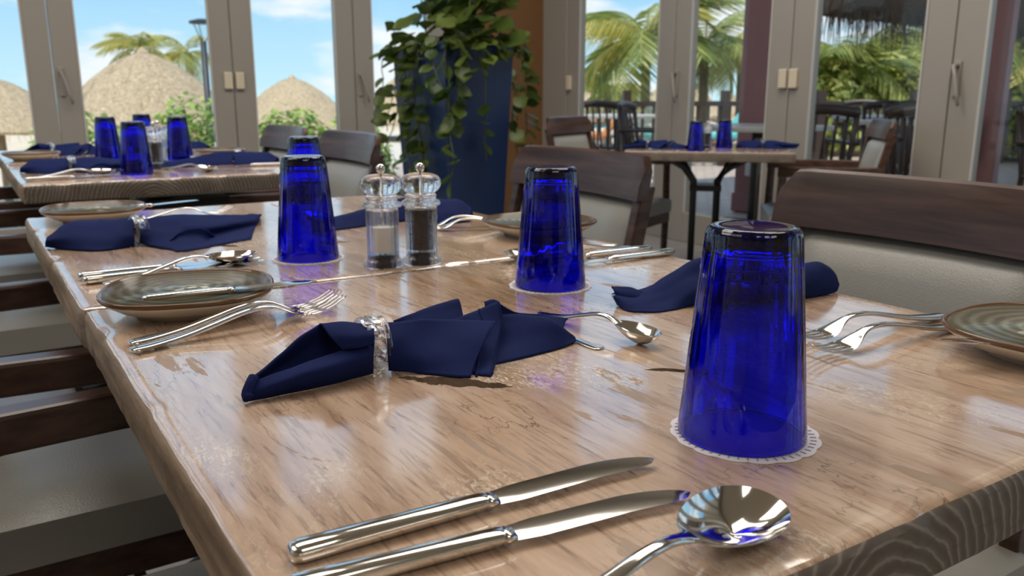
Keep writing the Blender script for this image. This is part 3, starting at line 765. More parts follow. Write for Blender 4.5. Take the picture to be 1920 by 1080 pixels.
copy_tree(pm, loc=(3.09, 2.86, RTZ), label='clear mill between the tumblers on the corner-turned table, right one')

# ------------------------------------------------------------------ napkins
NG = 'navy cotton napkins'
def zp(px, py, z=.0006): return at(px, py, z)
def down(p, y, z=.0008): return Vector((p.x+(y-p.y)*.25, y, z))
def napkin(name, label, patches, origin):
    b = MB()
    for k, g in enumerate(patches):
        b.grid([[p-origin for p in r] for r in g])
    for i, v in enumerate(b.v): b.v[i] = (v[0], v[1], max(v[2], .0009-origin.z))
    o = b.build(name, M['cloth'], None, smooth=True, loc=origin, solid=.0013)
    return tag(o, label, 'napkin', NG)
Y = at_y
RC = Vector((.181, .4025, 0))           # hero ring centre on the table
hero = []
# left lobe: lower front, inner back, top flap
hero.append(patch([[zp(468,752), zp(540,738), zp(620,721), zp(700,700)],
                   [Y(468,738,.378), Y(545,712,.372), Y(625,690,.372), Y(700,672,.378)],
                   [Y(474,716,.384), Y(545,691,.384), Y(642,658,.386), Y(702,640,.384)]], 30, 16, seed=1))
inb = [Y(480,716,.398), Y(540,695,.408), Y(598,676,.408), Y(650,662,.400)]
ctr = [Y(474,710,.388), Y(522,669,.403), Y(560,634,.410), Y(600,607,.414)]
hero.append(patch([inb, [Y(478,712,.397), Y(530,684,.410), Y(580,652,.414), Y(624,630,.414)], ctr, [down(p, p.y+.022, p.z*.55) for p in ctr], [down(p, p.y+.032) for p in ctr]], 26, 22, seed=2))
tlo = [Y(642,657,.384), Y(668,653,.380), Y(702,646,.379)]
tmi = [Y(618,630,.392), Y(660,627,.386), Y(702,624,.383)]
tto = [Y(600,607,.408), Y(645,604,.408), Y(702,612,.406)]
hero.append(patch([tlo, tmi, tto, [down(p, p.y+.018, p.z*.6) for p in tto], [down(p, p.y+.028) for p in tto]], 22, 24, seed=3))
# rolled hem at the left tip
rb = MB(); hem = cr_interp([zp(466,748,.004), Y(463,738,.379), Y(470,720,.382), Y(476,708,.386)], 10)
# right side: front sheet
s1 = [[Y(722,606,.402), Y(800,599,.402), Y(870,601,.393), Y(928,603,.374)],
      [Y(725,640,.384), Y(800,630,.390), Y(866,632,.374), Y(910,634,.359)],
      [Y(727,672,.380), Y(795,668,.373), Y(858,672,.357), Y(892,672,.349)],
      [Y(728,694,.383), zp(790,701), zp(845,707), zp(880,708)]]
hero.append(patch(s1, 34, 22, .0007, 4))
# second hemmed layer with stitched peak
s2 = [[Y(835,602,.406), Y(870,592,.404), Y(905,578,.407), Y(931,567,.407)],
      [Y(850,632,.394), Y(880,627,.385), Y(915,617,.387), Y(936,608,.391)],
      [Y(852,666,.376), Y(880,662,.369), Y(906,660,.366), Y(927,656,.365)],
      [zp(850,695), zp(876,699), zp(900,704), zp(919,706)]]
hero.append(patch(s2, 26, 22, .0009, 5))
hero.append(patch([[p+Vector((.004,.002,0)) for p in [s2[k][3] for k in range(4)]], [p+Vector((.006,.014,-.001)) for p in [s2[k][3] for k in range(4)]], [Vector((p.x+.004, p.y+.028, max(.001, p.z-.006))) for p in [s2[k][3] for k in range(4)]]], 20, 8, .0008, 6))
# back peak
pk = [Y(738,603,.408), Y(796,580,.424), Y(852,562,.432), Y(859,563,.433)]
hero.append(patch([[Y(735,612,.404), Y(800,606,.406), Y(862,603,.410), Y(869,600,.414)], [Y(737,606,.406), Y(798,592,.414), Y(857,582,.421), Y(865,582,.424)], pk, [down(p, p.y+.012, p.z*.6) for p in pk], [down(p, p.y+.02) for p in pk]], 26, 20, .0006, 7))
# tail
t0 = [zp(924,684), zp(980,672), zp(1040,657), zp(1077,642,.002)]
t1 = [Y(926,650,.384), Y(985,640,.373), Y(1042,632,.369), Y(1079,637,.371)]
t2 = [Y(930,612,.401), Y(988,604,.389), Y(1038,606,.378), Y(1078,634,.373)]
t3 = [Y(935,590,.411), Y(985,592,.400), Y(1030,600,.386), Y(1074,630,.379)]
hero.append(patch([t0, t1, t2, t3, [down(p, p.y+.016, p.z*.5) for p in t3], [down(p, p.y+.024) for p in t3]], 30, 30, .0008, 8))
hero.append(patch([[Y(935,600,.408), Y(985,601,.398), Y(1030,603,.390), Y(1056,617,.383)], [Y(938,584,.413), Y(985,594,.404), Y(1030,594,.399), Y(1060,604,.394)],
                   [Y(932,569,.415), Y(960,588,.412), Y(1010,592,.406), Y(1065,598,.402)], [down(at_y(x_, y_, .41), .432) for x_, y_ in ((932,569),(960,588),(1010,592),(1065,598))]], 26, 14, .0012, 9))
hn = napkin('napkin', 'navy napkin in a clear ring at the front centre of the table', hero, RC)
rb.tube([p-RC for p in hem], .0042, 12)
rb.build('rolled_hem', M['cloth'], hn, smooth=True)
def hem_line(pts, parent, org, rad=.0011, n=24):
    MB().tube([p-org for p in cr_interp([Vector(p) for p in pts], n)], rad, 6).build('hem', M['cloth'], parent, smooth=True)
for e_ in ([r_[3] for r_ in s1], [r_[3] for r_ in s2], [r_[2]+Vector((-.004,-.001,0)) for r_ in s2], t3): hem_line(e_, hn, RC)

def make_ring(label):
    b = MB(); n = 32; rings = []
    prof = [(.0212, -.0100), (.0226, -.0105), (.0236, -.0085), (.0230, -.005), (.0232, -.0045), (.0232, 0), (.0232, .0045), (.0230, .005), (.0236, .0085), (.0226, .0105), (.0212, .0100), (.0208, 0)]
    for j in range(n):
        a = 2*PI*j/n; c, s = math.cos(a), math.sin(a); rg = []
        for k, (q, x) in enumerate(prof):
            if k in (4, 6): q += .0012*(1 if (j+(k//6)) % 2 else -1)
            if k == 5: q += .0016*(1 if j % 4 == 0 else (-1 if j % 4 == 2 else 0))
            rg.append((x, q*c, q*s+.0236))
        rings.append(rg)
    b.loft(rings, caps=False, close=True)
    r = b.build('napkin_ring', M['acrylic'], None)
    return tag(r, label, 'napkin ring', 'clear cut-pattern napkin rings')
ring = make_ring('clear patterned napkin ring round the front napkin')
ring.location = (RC.x, RC.y, 0); ring.rotation_euler[2] = -.10; ring.scale = (1, 1, .96)

# far left napkin
RC2 = Vector((.1265, 1.165, 0))
n2 = []
c2 = [Y(88,446,1.20), Y(130,418,1.215), Y(185,413,1.21), Y(252,410,1.18)]
n2.append(patch([[zp(84,463), zp(130,469), zp(190,471), zp(252,462)], [Y(86,455,1.185), Y(130,444,1.17), Y(190,443,1.15), Y(252,438,1.14)], c2, [down(p, p.y+.05, p.z*.6) for p in c2], [down(p, p.y+.08) for p in c2]], 28, 26, .0014, 11))
c3 = [Y(262,412,1.18), Y(330,403,1.20), Y(420,404,1.26), Y(490,402,1.29)]
n2.append(patch([[Y(262,456,1.145), zp(320,469), zp(345,471), zp(470,449)], [Y(262,440,1.14), Y(330,440,1.13), Y(365,445,1.15), Y(480,428,1.24)], [Y(262,424,1.155), Y(330,420,1.16), Y(390,425,1.17), Y(485,412,1.26)], c3, [down(p, p.y+.03, p.z*.6) for p in c3], [down(p, p.y+.06) for p in c3]], 30, 30, .0016, 12))
n2.append(patch([[Y(318,450,1.11), Y(345,432,1.12), Y(380,428,1.14), Y(405,445,1.16)], [Y(310,460,1.11), Y(340,448,1.11), Y(375,444,1.13), Y(395,452,1.15)], [zp(318,469), zp(343,472), zp(370,468), zp(395,464)]], 20, 14, .0012, 13))
napkin('napkin', 'navy napkin in a ring across the far left place setting', n2, RC2)
rg2 = copy_tree(ring, loc=(RC2.x, RC2.y, 0), rz=.16, label='clear napkin ring on the far left napkin')

# right napkin: loosely bunched, behind the front tumbler
RC3 = Vector((.60, .405, 0))
n3 = []
n3.append(patch([[zp(1158,572), zp(1180,584), zp(1240,585), zp(1310,572), zp(1380,565)], [Y(1150,556,.458), Y(1185,566,.440), Y(1245,566,.425), Y(1310,545,.410), Y(1390,540,.400)], [Y(1162,553,.47), Y(1200,557,.452), Y(1252,545,.435), Y(1312,515,.425), Y(1395,508,.41)], [Y(1168,548,.48), Y(1210,545,.468), Y(1262,510,.455), Y(1312,485,.445), Y(1400,484,.42)], [down(Y(x_,y_,.47), .50) for x_, y_ in ((1170,548),(1212,546),(1265,512),(1312,490),(1400,488))]], 34, 30, .0016, 21))
n3.append(patch([[Y(1147,536,.475), Y(1180,540,.468), Y(1220,547,.460), Y(1258,520,.45)], [Y(1152,546,.465), Y(1185,552,.456), Y(1225,556,.450), Y(1262,528,.442)], [zp(1160,572), zp(1182,572), zp(1225,570), zp(1270,560)]], 22, 16, .0016, 22))
c4 = [Y(1390,500,.40), Y(1470,502,.39), Y(1530,492,.385), Y(1560,507,.38), Y(1570,530,.375)]
n3.append(patch([[zp(1390,562), zp(1470,562), zp(1520,558), zp(1550,553), zp(1567,548)], [Y(1390,535,.39), Y(1470,532,.37), Y(1525,528,.366), Y(1556,532,.366), Y(1571,540,.370)], c4, [down(p, p.y+.03, p.z*.5) for p in c4], [down(p, p.y+.05) for p in c4]], 30, 24, .0012, 23))
napkin('napkin', 'bunched navy napkin with stitched hem behind the front tumbler', n3, RC3)
copy_tree(ring, loc=(RC3.x+.015, RC3.y-.005, 0), rz=-.3, label='clear napkin ring hidden behind the front tumbler')
# copies of the two arrangements
def nap_copy(src, src_c, dst, rz, label, lring, z=0.0, ringz=0):
    c = copy_tree(src, loc=(dst[0], dst[1], z), rz=rz, label=label)
    copy_tree(ring, loc=(dst[0], dst[1], z), rz=rz+ringz, label=lring)
    return c
nn = [o for o in col.objects if o.name.startswith('napkin') and o.get('category') == 'napkin']
h0, h1 = nn[0], nn[1]
nap_copy(h1, RC2, (.628, 1.205), 2.80, 'navy napkin behind the salt and pepper mills', 'napkin ring behind the salt and pepper mills').scale = (.8, .85, 1)
nap_copy(h1, RC2, bgp(.185, 2.62), .05, 'navy napkin nearest the camera on the back table', 'napkin ring nearest the camera on the back table', BT[2])
nap_copy(h0, RC, bgp(.20, 3.42), .1, 'navy napkin farthest left on the back table', 'napkin ring farthest left on the back table', BT[2])
nap_copy(h1, RC2, bgp(.70, 2.70), 2.9, 'navy napkin right of the tumblers on the back table', 'napkin ring right of the tumblers on the back table', BT[2])
nap_copy(h1, RC2, bgp(.70, 3.50), 2.7, 'navy napkin at the far right of the back table', 'napkin ring at the far right of the back table', BT[2]).scale = (.8, .8, 1)
nap_copy(h0, RC, (2.83, 3.02), -.7, 'navy napkin left of the tumblers on the corner-turned table', 'napkin ring left of the tumblers on the corner-turned table', RTZ)
nap_copy(h1, RC2, (3.34, 2.72), -.6, 'navy napkin right of the tumblers on the corner-turned table', 'napkin ring right of the tumblers on the corner-turned table', RTZ)
# cutlery on the back table
place(kn, bgp(.045, 2.36), bgp(.29, 2.40), BT[2], 'knife at the near left corner of the back table')
place(sp, bgp(.06, 2.42), bgp(.31, 2.47), BT[2], 'spoon at the near left corner of the back table')
place(sp, bgp(.43, 2.56), bgp(.52, 2.40), BT[2], 'spoon in front of the right napkin on the back table')
place(kn, bgp(.81, 2.50), bgp(.60, 2.54), BT[2], 'knife at the right edge of the back table')
place(fk, bgp(.81, 2.86), bgp(.62, 2.90), BT[2], 'fork at the right edge of the back table')

# ------------------------------------------------------------------ planter with trailing pothos
PC = (2.11, 3.82); PW, PD, PZ = .44, .64, .50
def frustum(b, x0, y0, w, d, z0, z1, tp):
    r0 = [(x0+tp, y0+tp, z0), (x0+w-tp, y0+tp, z0), (x0+w-tp, y0+d-tp, z0), (x0+tp, y0+d-tp, z0)]
    r1 = [(x0, y0, z1), (x0+w, y0, z1), (x0+w, y0+d, z1), (x0, y0+d, z1)]
    return r0, r1
r = empty('planter', (PC[0], PC[1], FZ), 0, 'tall tapered blue planter in the corner between the windows', 'planter')
H = PZ-FZ; t_ = .03
r0, r1 = frustum(None, 0, 0, PW, PD, 0, H, .055)
ri = [(t_, t_, H), (PW-t_, t_, H), (PW-t_, PD-t_, H), (t_, PD-t_, H)]
rj = [(p[0], p[1], H-.05) for p in ri]
MB().loft([r0, r1, ri, rj]).build('body', M['planter'], r, bevel=.006)
MB().box((PW/2, PD/2, H-.046), (PW-2*t_, PD-2*t_, .008)).build('soil', M['soil'], r)
def leaf_mesh():
    o = [(0,0), (.16,.10), (.40,.30), (.47,.52), (.40,.78), (.20,.98)]
    b = MB(); vs = []
    ys = [(0, .0), (.18, .30), (.40, .47), (.62, .44), (.82, .26), (1.02, 0)]
    for y, w in ys: vs += [(-w, y-(.12 if 0 < y < .3 else 0), .10*w), (0, y, -.05-.10*y*y), (w, y-(.12 if 0 < y < .3 else 0), .10*w)]
    fs = []
    for i in range(len(ys)-1):
        a = i*3; fs += [(a, a+1, a+4, a+3), (a+1, a+2, a+5, a+4)]
    b.add(vs, fs); me = b.build('leaf', M['pothos'], None, smooth=True); d = me.data; bpy.data.objects.remove(me); return d
LM = leaf_mesh()
plant = empty('trailing_pothos', (PC[0]+PW/2, PC[1]+PD/2, PZ-.05), 0, 'leafy green pothos trailing down the tall blue planter', 'plant')
rp = random.Random(12)
def add_leaf(p, d, size, parent):
    o = bpy.data.objects.new('leaf', LM); col.objects.link(o); o.parent = parent
    q = Vector(d).to_track_quat('Y', 'Z'); o.rotation_euler = (q @ Vector((0,0,0)).rotation_difference(Vector((0,0,1))) if False else q).to_euler()
    o.rotation_euler.rotate_axis('Y', rp.uniform(-.9, .9)); o.location = p; o.scale = (size,)*3
org = Vector(plant.location); nl = 0
def vine(start, out, length, side=None, dens=.055, leafs=(.06, .105)):
    global nl
    P = [Vector(start)]; d = Vector(out).normalized(); vel = d*.055+Vector((0,0,.03))
    n = max(5, int(length/.05))
    for i in range(n):
        vel = vel*.72+Vector((rp.uniform(-.012,.012), rp.uniform(-.012,.012), -.016)); vel.z = max(vel.z, -.05)
        q = P[-1]+vel
        # stay outside the planter box
        lx, ly = q.x-PC[0], q.y-PC[1]
        if -.01 < lx < PW+.01 and -.01 < ly < PD+.01 and q.z < PZ+.01:
            if abs(d.x) > abs(d.y): q.x = PC[0]-.012 if d.x < 0 else PC[0]+PW+.012
            else: q.y = PC[1]-.012 if d.y < 0 else PC[1]+PD+.012
        P.append(q)
    MB().tube([p-org for p in P], .003, 5).build('vine', M['vine'], plant, smooth=True)
    for i, p in enumerate(P[1:]):
        if nl > 205: break
        if rp.random() < .78:
            dr = Vector((d.x*.7+rp.uniform(-.7,.7), d.y*.7+rp.uniform(-.7,.7), rp.uniform(-1.1,.15)))
            add_leaf(p-org, dr, rp.uniform(*leafs), plant); nl += 1
for k in range(9):    # left face (towards -X)
    vine((PC[0]+.05, PC[1]+.04+.56*k/8, PZ+.02), (-1, rp.uniform(-.3,.3), 0), rp.choice([.5,.7,.95,1.1]))
for k in range(4):    # front-left edge
    vine((PC[0]+.05+.03*k, PC[1]+.04, PZ+.02), (-.35 if k < 2 else .1, -1, 0), rp.uniform(.45, .85))
for k in range(3): vine((PC[0]+.20+.07*k, PC[1]+.05, PZ+.03), (.1, -1, 0), rp.uniform(.18, .30))
for k in range(5):    # right end
    vine((PC[0]+PW-.05, PC[1]+.04+.13*k, PZ+.02), (1, -.5, 0), rp.uniform(.6, 1.05))
for k in range(92):   # crown
    a = rp.random()*2*PI; q = Vector((rp.uniform(-.06, PW+.05), rp.uniform(-.06, PD), rp.uniform(.0, .32)))
    add_leaf(Vector((PC[0], PC[1], PZ))+q-org, (math.cos(a), math.sin(a), rp.uniform(-.5, .5)), rp.uniform(.10, .16), plant)
for k in range(8):
    x, y = rp.uniform(.08, PW-.08), rp.uniform(.08, PD-.08)
    MB().tube([Vector((PC[0]+x, PC[1]+y, PZ-.04))-org, Vector((PC[0]+x+rp.uniform(-.1,.1), PC[1]+y+rp.uniform(-.1,.1), PZ+.3))-org], .004, 5).build('stem', M['vine'], plant, smooth=True)

# ------------------------------------------------------------------ outside: ground
GZ = -2.3
struct('floor_terrace', MB().box((10.5, 3.0, FZ-.06), (13.0, 16.0, .1)), M['paving'])
struct('ground_bed', MB().box((-1.0, 6.9, FZ-.07), (9.9, 2.36, .1)), M['soil'])
struct('ground_sand', MB().box((15, 45, GZ-.1), (130, 90, .2)), M['sand'])
struct('ground_pool_deck', MB().box((15.5, 14.2, FZ-.10), (23.0, 12.4, .16)), M['pooldeck'])
struct('sea', MB().box((30, 190, GZ+.02), (500, 200, .1)), M['sea'])
struct('ground_bank', MB().box((-2, 8.2, (GZ+FZ)/2-.06), (26, .3, FZ-GZ+.02)), M['sand'])

# hedge bushes outside the left windows
def leaf_cloud(n, rx, ry, rz_, size, rr, flatten=.35):
    b = MB()
    for i in range(n):
        while True:
            p = Vector((rr.uniform(-1,1), rr.uniform(-1,1), rr.uniform(-.2,1)))
            if .35 < p.length < 1: break
        q = Vector((p.x*rx, p.y*ry, p.z*rz_)); nrm = (p+Vector((rr.uniform(-.8,.8), rr.uniform(-.8,.8), rr.uniform(-.4,1)))).normalized()
        t = nrm.orthogonal().normalized(); t = Matrix.Rotation(rr.random()*6.28, 3, nrm) @ t; u = nrm.cross(t)
        s = size*rr.uniform(.6, 1.3)
        b.add([q-t*s*.5, q-t*s*.1+u*s*.28, q+t*s*.55, q-t*s*.1-u*s*.28], [(0,1,2,3)])
    return b
hb = 0
for k, (x, y, rx, h, lb) in enumerate(((-.45, 7.5, .62, .74, 'low green bush outside the leftmost visible window'), (.75, 7.5, .60, .72, 'green bush behind the left tumblers of the back table'),
        (1.62, 7.5, .55, .86, 'taller yellow-green bush outside, left of the lamp post'), (2.50, 7.5, .5, .78, 'green bush seen between the second and third window posts'), (3.15, 7.6, .45, .70, 'green bush behind the pale armchair backs'), (-1.6, 7.5, .6, .75, 'green bush outside the window at the far left edge'))):
    r = empty('garden_bush', (x, y, FZ-.02), 0, lb, 'bush', 'bushes outside the left windows')
    o = leaf_cloud(2400, rx, .45, h+.16, .09, random.Random(40+k)).build('foliage', M['hedge'], r); o['kind'] = 'stuff'
    for q in range(4): MB().tube([(rp.uniform(-.1,.1), rp.uniform(-.1,.1), 0), (rp.uniform(-.3,.3), rp.uniform(-.2,.2), h*.7)], .012, 5).build('stem', M['trunk'], r)

# thatched sunshades
def palapa(px, apex_y, dist, rad, hgt, label, seed, post=True):
    p = at_d(px, apex_y, dist); r = empty('thatched_sunshade', (p.x, p.y, GZ), 0, label, 'sunshade', 'thatched beach sunshades')
    rr = random.Random(seed); za = p.z-GZ; n = 56; rings = []
    for i in range(11):
        t = i/10; q = rad*(.03+.97*t); z = za-hgt*(t**1.55)
        rings.append([(q*(1+.02*rr.uniform(-1,1)*t)*math.cos(2*PI*j/n), q*(1+.02*rr.uniform(-1,1)*t)*math.sin(2*PI*j/n), z+rr.uniform(-.03,.03)*t) for j in range(n)])
    MB().loft(rings, caps=False).build('thatch_roof', M['thatch'], r, smooth=False, solid=.08)
    b = MB()
    for i in range(1500):
        a = rr.random()*2*PI; t = rr.random()**.6; t2 = min(1.12, t+rr.uniform(.06,.16)); w = rr.uniform(.006,.018)
        da = rr.uniform(-.06,.06)
        def pp(t, a, off=.03): return Vector((rad*(.03+.97*t)*math.cos(a), rad*(.03+.97*t)*math.sin(a), za-hgt*(t**1.55)+off))
        A, B_ = pp(t, a, .05), pp(t2, a+da, rr.uniform(.0,.06)); s = Vector((-math.sin(a), math.cos(a), 0))*w
        b.add([A-s, A+s, B_+s*.4, B_-s*.4], [(0,1,2,3)])
    b.build('thatch_straw', M['thatch'], r)['kind'] = 'stuff'
    MB().lathe([(.09, 0), (.08, za-.15)], 12).build('post', M['trunk'], r, smooth=True)
    MB().lathe([(.12, za-.06), (.10, za+.06), (.02, za+.14)], 10).build('top_knot', M['thatch'], r)
palapa(268, 104, 16, 1.62, 1.30, 'large thatched sunshade behind the tumblers of the back table', 1)
palapa(548, 150, 24, 1.70, 1.35, 'thatched sunshade with a topknot in the third window pane', 2)
palapa(-12, 152, 22, 1.50, 1.10, 'thatched sunshade at the far left edge of the picture', 3)
palapa(800, 122, 20, 1.70, 1.30, 'thatched sunshade partly hidden by the blue planter', 4)
palapa(1092, 148, 22, 1.75, 1.30, 'thatched sunshade beyond the terrace rail, right of the planter', 5)
palapa(1272, 152, 24, 1.30, .95, 'thatched sunshade behind the post of the right glass doors', 6)
palapa(1425, 160, 25, 1.30, .95, 'thatched sunshade behind the mauve column', 7)

# palms
def frond_mesh(L, nl_, m, seed, droop=.75):
    rr = random.Random(seed); b = MB(); pts = []
    for i in range(15):
        t = i/14; pts.append(Vector((L*(t-.12*t*t), 0, L*(.38*t-droop*t*t))))
    b.tube(pts, [.022*(1-.85*i/14) for i in range(15)], 5)
    for i in range(nl_):
        t = .12+.86*i/nl_; k = t*14; j = min(int(k), 13); p = pts[j].lerp(pts[j+1], k-j); tg = (pts[j+1]-pts[j]).normalized()
        ll = L*.42*math.sin(PI*min(1, .15+.85*t))**.6*rr.uniform(.85,1.1)
        for s in (-1, 1):
            d = (tg*.55+Vector((0, s*.8, 0))+Vector((0,0,-.35-rr.random()*.35))).normalized(); w = tg*.022*L
            e_ = p+d*ll+Vector((0,0,-.16*ll)); mdl = p+d*ll*.5
            b.add([p-w*.4, p+w*.4, mdl+w*.6, e_, mdl-w*.6], [(0,1,2,3,4)])
    o = b.build('frond', m); me = o.data; bpy.data.objects.remove(o); return me
FM = [frond_mesh(1.5, 26, M['palm'], 1), frond_mesh(1.5, 26, M['palmy'], 2), frond_mesh(1.5, 24, M['palm'], 3, 1.0)]
def palm(px, py, dist, label, nf=15, sc_=1.0, kind=0, seed=0, low=False, base=None):
    if px > 1500: dist *= 1.3; sc_ *= 1.3
    p = at_d(px, py, dist); gz = GZ if base is None else base
    r = empty('palm_tree', (p.x, p.y, gz), 0, label, 'palm tree', 'palms beyond the windows')
    hz = p.z-gz; rr = random.Random(seed+90)
    MB().tube([(0,0,0), (.05,.02,hz*.5), (0,0,hz)], [.12, .09, .08], 10).build('trunk', M['trunk'], r, smooth=True)
    for k in range(nf):
        o = bpy.data.objects.new('frond', FM[(kind + (k % 3 == 0)) % 3]); col.objects.link(o); o.parent = r
        o.location = (0,0,hz); o.rotation_euler = (rr.uniform(-.3,.3), rr.uniform(-.95, .55), 2*PI*k/nf+rr.uniform(-.2,.2)); o.scale = (sc_*rr.uniform(.85,1.15),)*3
palm(262, 96, 19, 'palm crown showing above the large thatched sunshade', 13, .62, 1, 1)
palm(352, 100, 20, 'small palm right of the large thatched sunshade', 9, .62, 1, 2)
palm(1212, 78, 15, 'big palm filling the first pane of the right glass doors', 18, 1.15, 0, 3)
palm(1140, 170, 17, 'low yellowish palm beside the thatched sunshade beyond the terrace rail', 12, .7, 1, 13)
palm(1322, 85, 16, 'palm in the narrow pane left of the mauve column', 15, .85, 0, 4)
palm(1392, 100, 17, 'yellow palm beside the mauve column', 14, .8, 1, 5)
palm(1545, 120, 13, 'bushy palm just right of the paired door posts', 16, .72, 0, 6)
palm(1600, 140, 12, 'dark green palm in the middle of the third right pane', 18, .8, 2, 7)
palm(1668, 115, 14, 'tall yellow palm behind the tilted pale armchair', 16, .85, 1, 8)
palm(1720, 130, 15, 'yellow palm at the right side of the third right pane', 16, .8, 1, 9)
palm(1830, 130, 13, 'palm between the door post and the right mauve column', 15, .8, 0, 10)
palm(1900, 120, 12, 'palm right of the right mauve column', 16, .85, 1, 11)
palm(1960, 130, 14, 'palm cut off by the right picture edge', 14, .85, 0, 12)
for k, (px, py, dd, lb, mt) in enumerate(((1560, 190, 12, 'dense green shrub behind the terrace rail, left in the third pane', 'shrub'), (1640, 185, 12.5, 'dense yellow-green shrub behind the terrace rail, middle of the third pane', 'shrub'), (1735, 180, 12.5, 'dense shrub behind the terrace rail beside the white door post', 'shrub'), (1850, 185, 12, 'dense shrub behind the right mauve column', 'shrub'), (1930, 180, 12, 'dense shrub at the right picture edge', 'shrub'))):
    dd *= 1.3; p = at_d(px, py, dd); r = empty('garden_shrub', (p.x, p.y, GZ), 0, lb, 'bush', 'shrubs beyond the terrace')
    o = leaf_cloud(1600, .85, .85, 1.4, .2, random.Random(70+k)).build('foliage', M[mt], r); o.location.z = p.z-GZ-.55; o['kind'] = 'stuff'
    MB().tube([(0,0,0), (0,0,p.z-GZ)], .06, 8).build('trunk', M['trunk'], r)

# lamp post
p = at_d(392, 215, 12); r = empty('lamp_post', (p.x, p.y, GZ), 0, 'dark lamp post with a glass funnel lantern outside the second window', 'lamp post')
zt = at_d(392, 78, 12).z-GZ
MB().lathe([(.045, 0), (.04, zt)], 12).build('pole', M['navy_paint'], r, smooth=True)
MB().lathe([(.03, zt), (.13, zt+.22)], 16).build('lantern_glass', M['pane'], r, smooth=True)
MB().lathe([(.16, zt+.22), (.16, zt+.25), (.05, zt+.28)], 16).build('lantern_cap', M['navy_paint'], r)
for k in range(3):
    a = k*2*PI/3; MB().tube([(.03*math.cos(a), .03*math.sin(a), zt), (.14*math.cos(a), .14*math.sin(a), zt+.22)], .006, 5).build('lantern_rib', M['navy_paint'], r)

# ------------------------------------------------------------------ terrace
def column(px, dist, w, label):
    p = at_d(px, 300, dist); r = empty('terrace_column', (p.x, p.y, FZ), .3, label, 'column', 'mauve terrace columns')
    MB().box((0, 0, 1.9), (w, w, 3.8)).build('shaft', M['mauve'], r, bevel=.01)
    MB().box((0, 0, .08), (w+.03, w+.03, .16)).build('plinth', M['mauve'], r, bevel=.01)
    return r
c = column(1418, 7.6, .26, 'mauve square column in the pane left of the paired door posts')
MB().box((-.14, -.05, .42), (.03, .16, .22)).build('socket_box', M['white'], c, bevel=.01)
column(1842, 7.2, .20, 'mauve square column near the right picture edge')
struct('ceiling_terrace', MB().box((6.2, 1.0, 3.12), (4.0, 9.0, .12)), M['ceil'])
# rail along the terrace edge
A, B_ = Vector((5.2, 10.2, FZ)), Vector((15.4, 5.2, FZ))
r = empty('terrace_railing', A, 0, 'dark wooden railing along the far terrace edge', 'railing')
d = B_-A; L = d.length; an = math.atan2(d.y, d.x); rot = Matrix.Rotation(an, 3, 'Z')
for z, h in ((.86, .07), (.16, .05)): MB().box(d/2+Vector((0,0,z)), (L, .07, h), rot).build('rail', M['chairwood'], r)
for k in range(9): MB().box(d*(k/8)+Vector((0,0,.52)), (.11, .11, 1.04), rot).build('post', M['chairwood'], r)
for k in range(72): MB().box(d*((k+.5)/72)+Vector((0,0,.5)), (.035, .035, .70), rot).build('baluster', M['chairwood'], r)
# terrace tables and slatted chairs
def ttable(x, y, rz, label):
    r = empty('terrace_table', (x, y, FZ), rz, label, 'table', 'pale terrace tables')
    MB().box((0, 0, .74), (.85, .85, .035)).build('tabletop', M['greytop'], r, bevel=.006)
    MB().lathe([(.04, .02), (.04, .72)], 14).build('column', M['black'], r, smooth=True)
    MB().box((0, 0, .02), (.5, .08, .03)).box((0, 0, .02), (.08, .5, .03)).build('base', M['black'], r)
    return r
def slat_chair(label):
    r = empty('slatted_chair', (0,0,0), 0, label, 'chair', 'dark slatted terrace chairs')
    MB().box((0, 0, .44), (.46, .48, .03)).build('seat', M['chairwood'], r, bevel=.01)
    for s in (-1, 1):
        MB().tube([(.21, s*.23, 0), (.20, s*.23, .66)], .02, 8).build('leg', M['chairwood'], r, smooth=True)
        MB().tube([(-.24, s*.22, 0), (-.22, s*.22, .45), (-.28, s*.24, .86)], .02, 8).build('leg', M['chairwood'], r, smooth=True)
        MB().box((-.03, s*.25, .67), (.50, .055, .028)).build('armrest', M['chairwood'], r, bevel=.008)
    for k in range(6):
        y = -.18+.072*k; MB().tube([(-.21, y, .45), (-.225-.03*(1-(y/.2)**2), y, .62), (-.27-.03*(1-(y/.2)**2), y, .85)], .011, 6).build('back_slat', M['chairwood'], r, smooth=True)
    MB().tube([(-.275-.035*(1-(i/6-1)**2), -.25+.5*i/12, .865+.03*(1-(i/6-1)**2)) for i in range(13)], .024, 8, flat=1.5).build('top_rail', M['chairwood'], r, smooth=True)
    return r
ttable(5.0, 4.2, .2, 'pale terrace table right outside, left of the mauve column')
ttable(7.2, 4.3, .3, 'pale terrace table outside behind the tilted armchair')
ttable(5.9, 2.05, .1, 'pale terrace table outside at the right picture edge')
ttable(8.6, 5.6, .4, 'pale terrace table farthest out by the railing')
ttable(6.4, 7.5, .2, 'pale terrace table outside behind the leather armchair by the planter')
s0 = slat_chair('dark slatted chair outside, seen in the pane behind the right tumblers'); s0.location = (4.78, 3.60, FZ); s0.rotation_euler[2] = 1.0
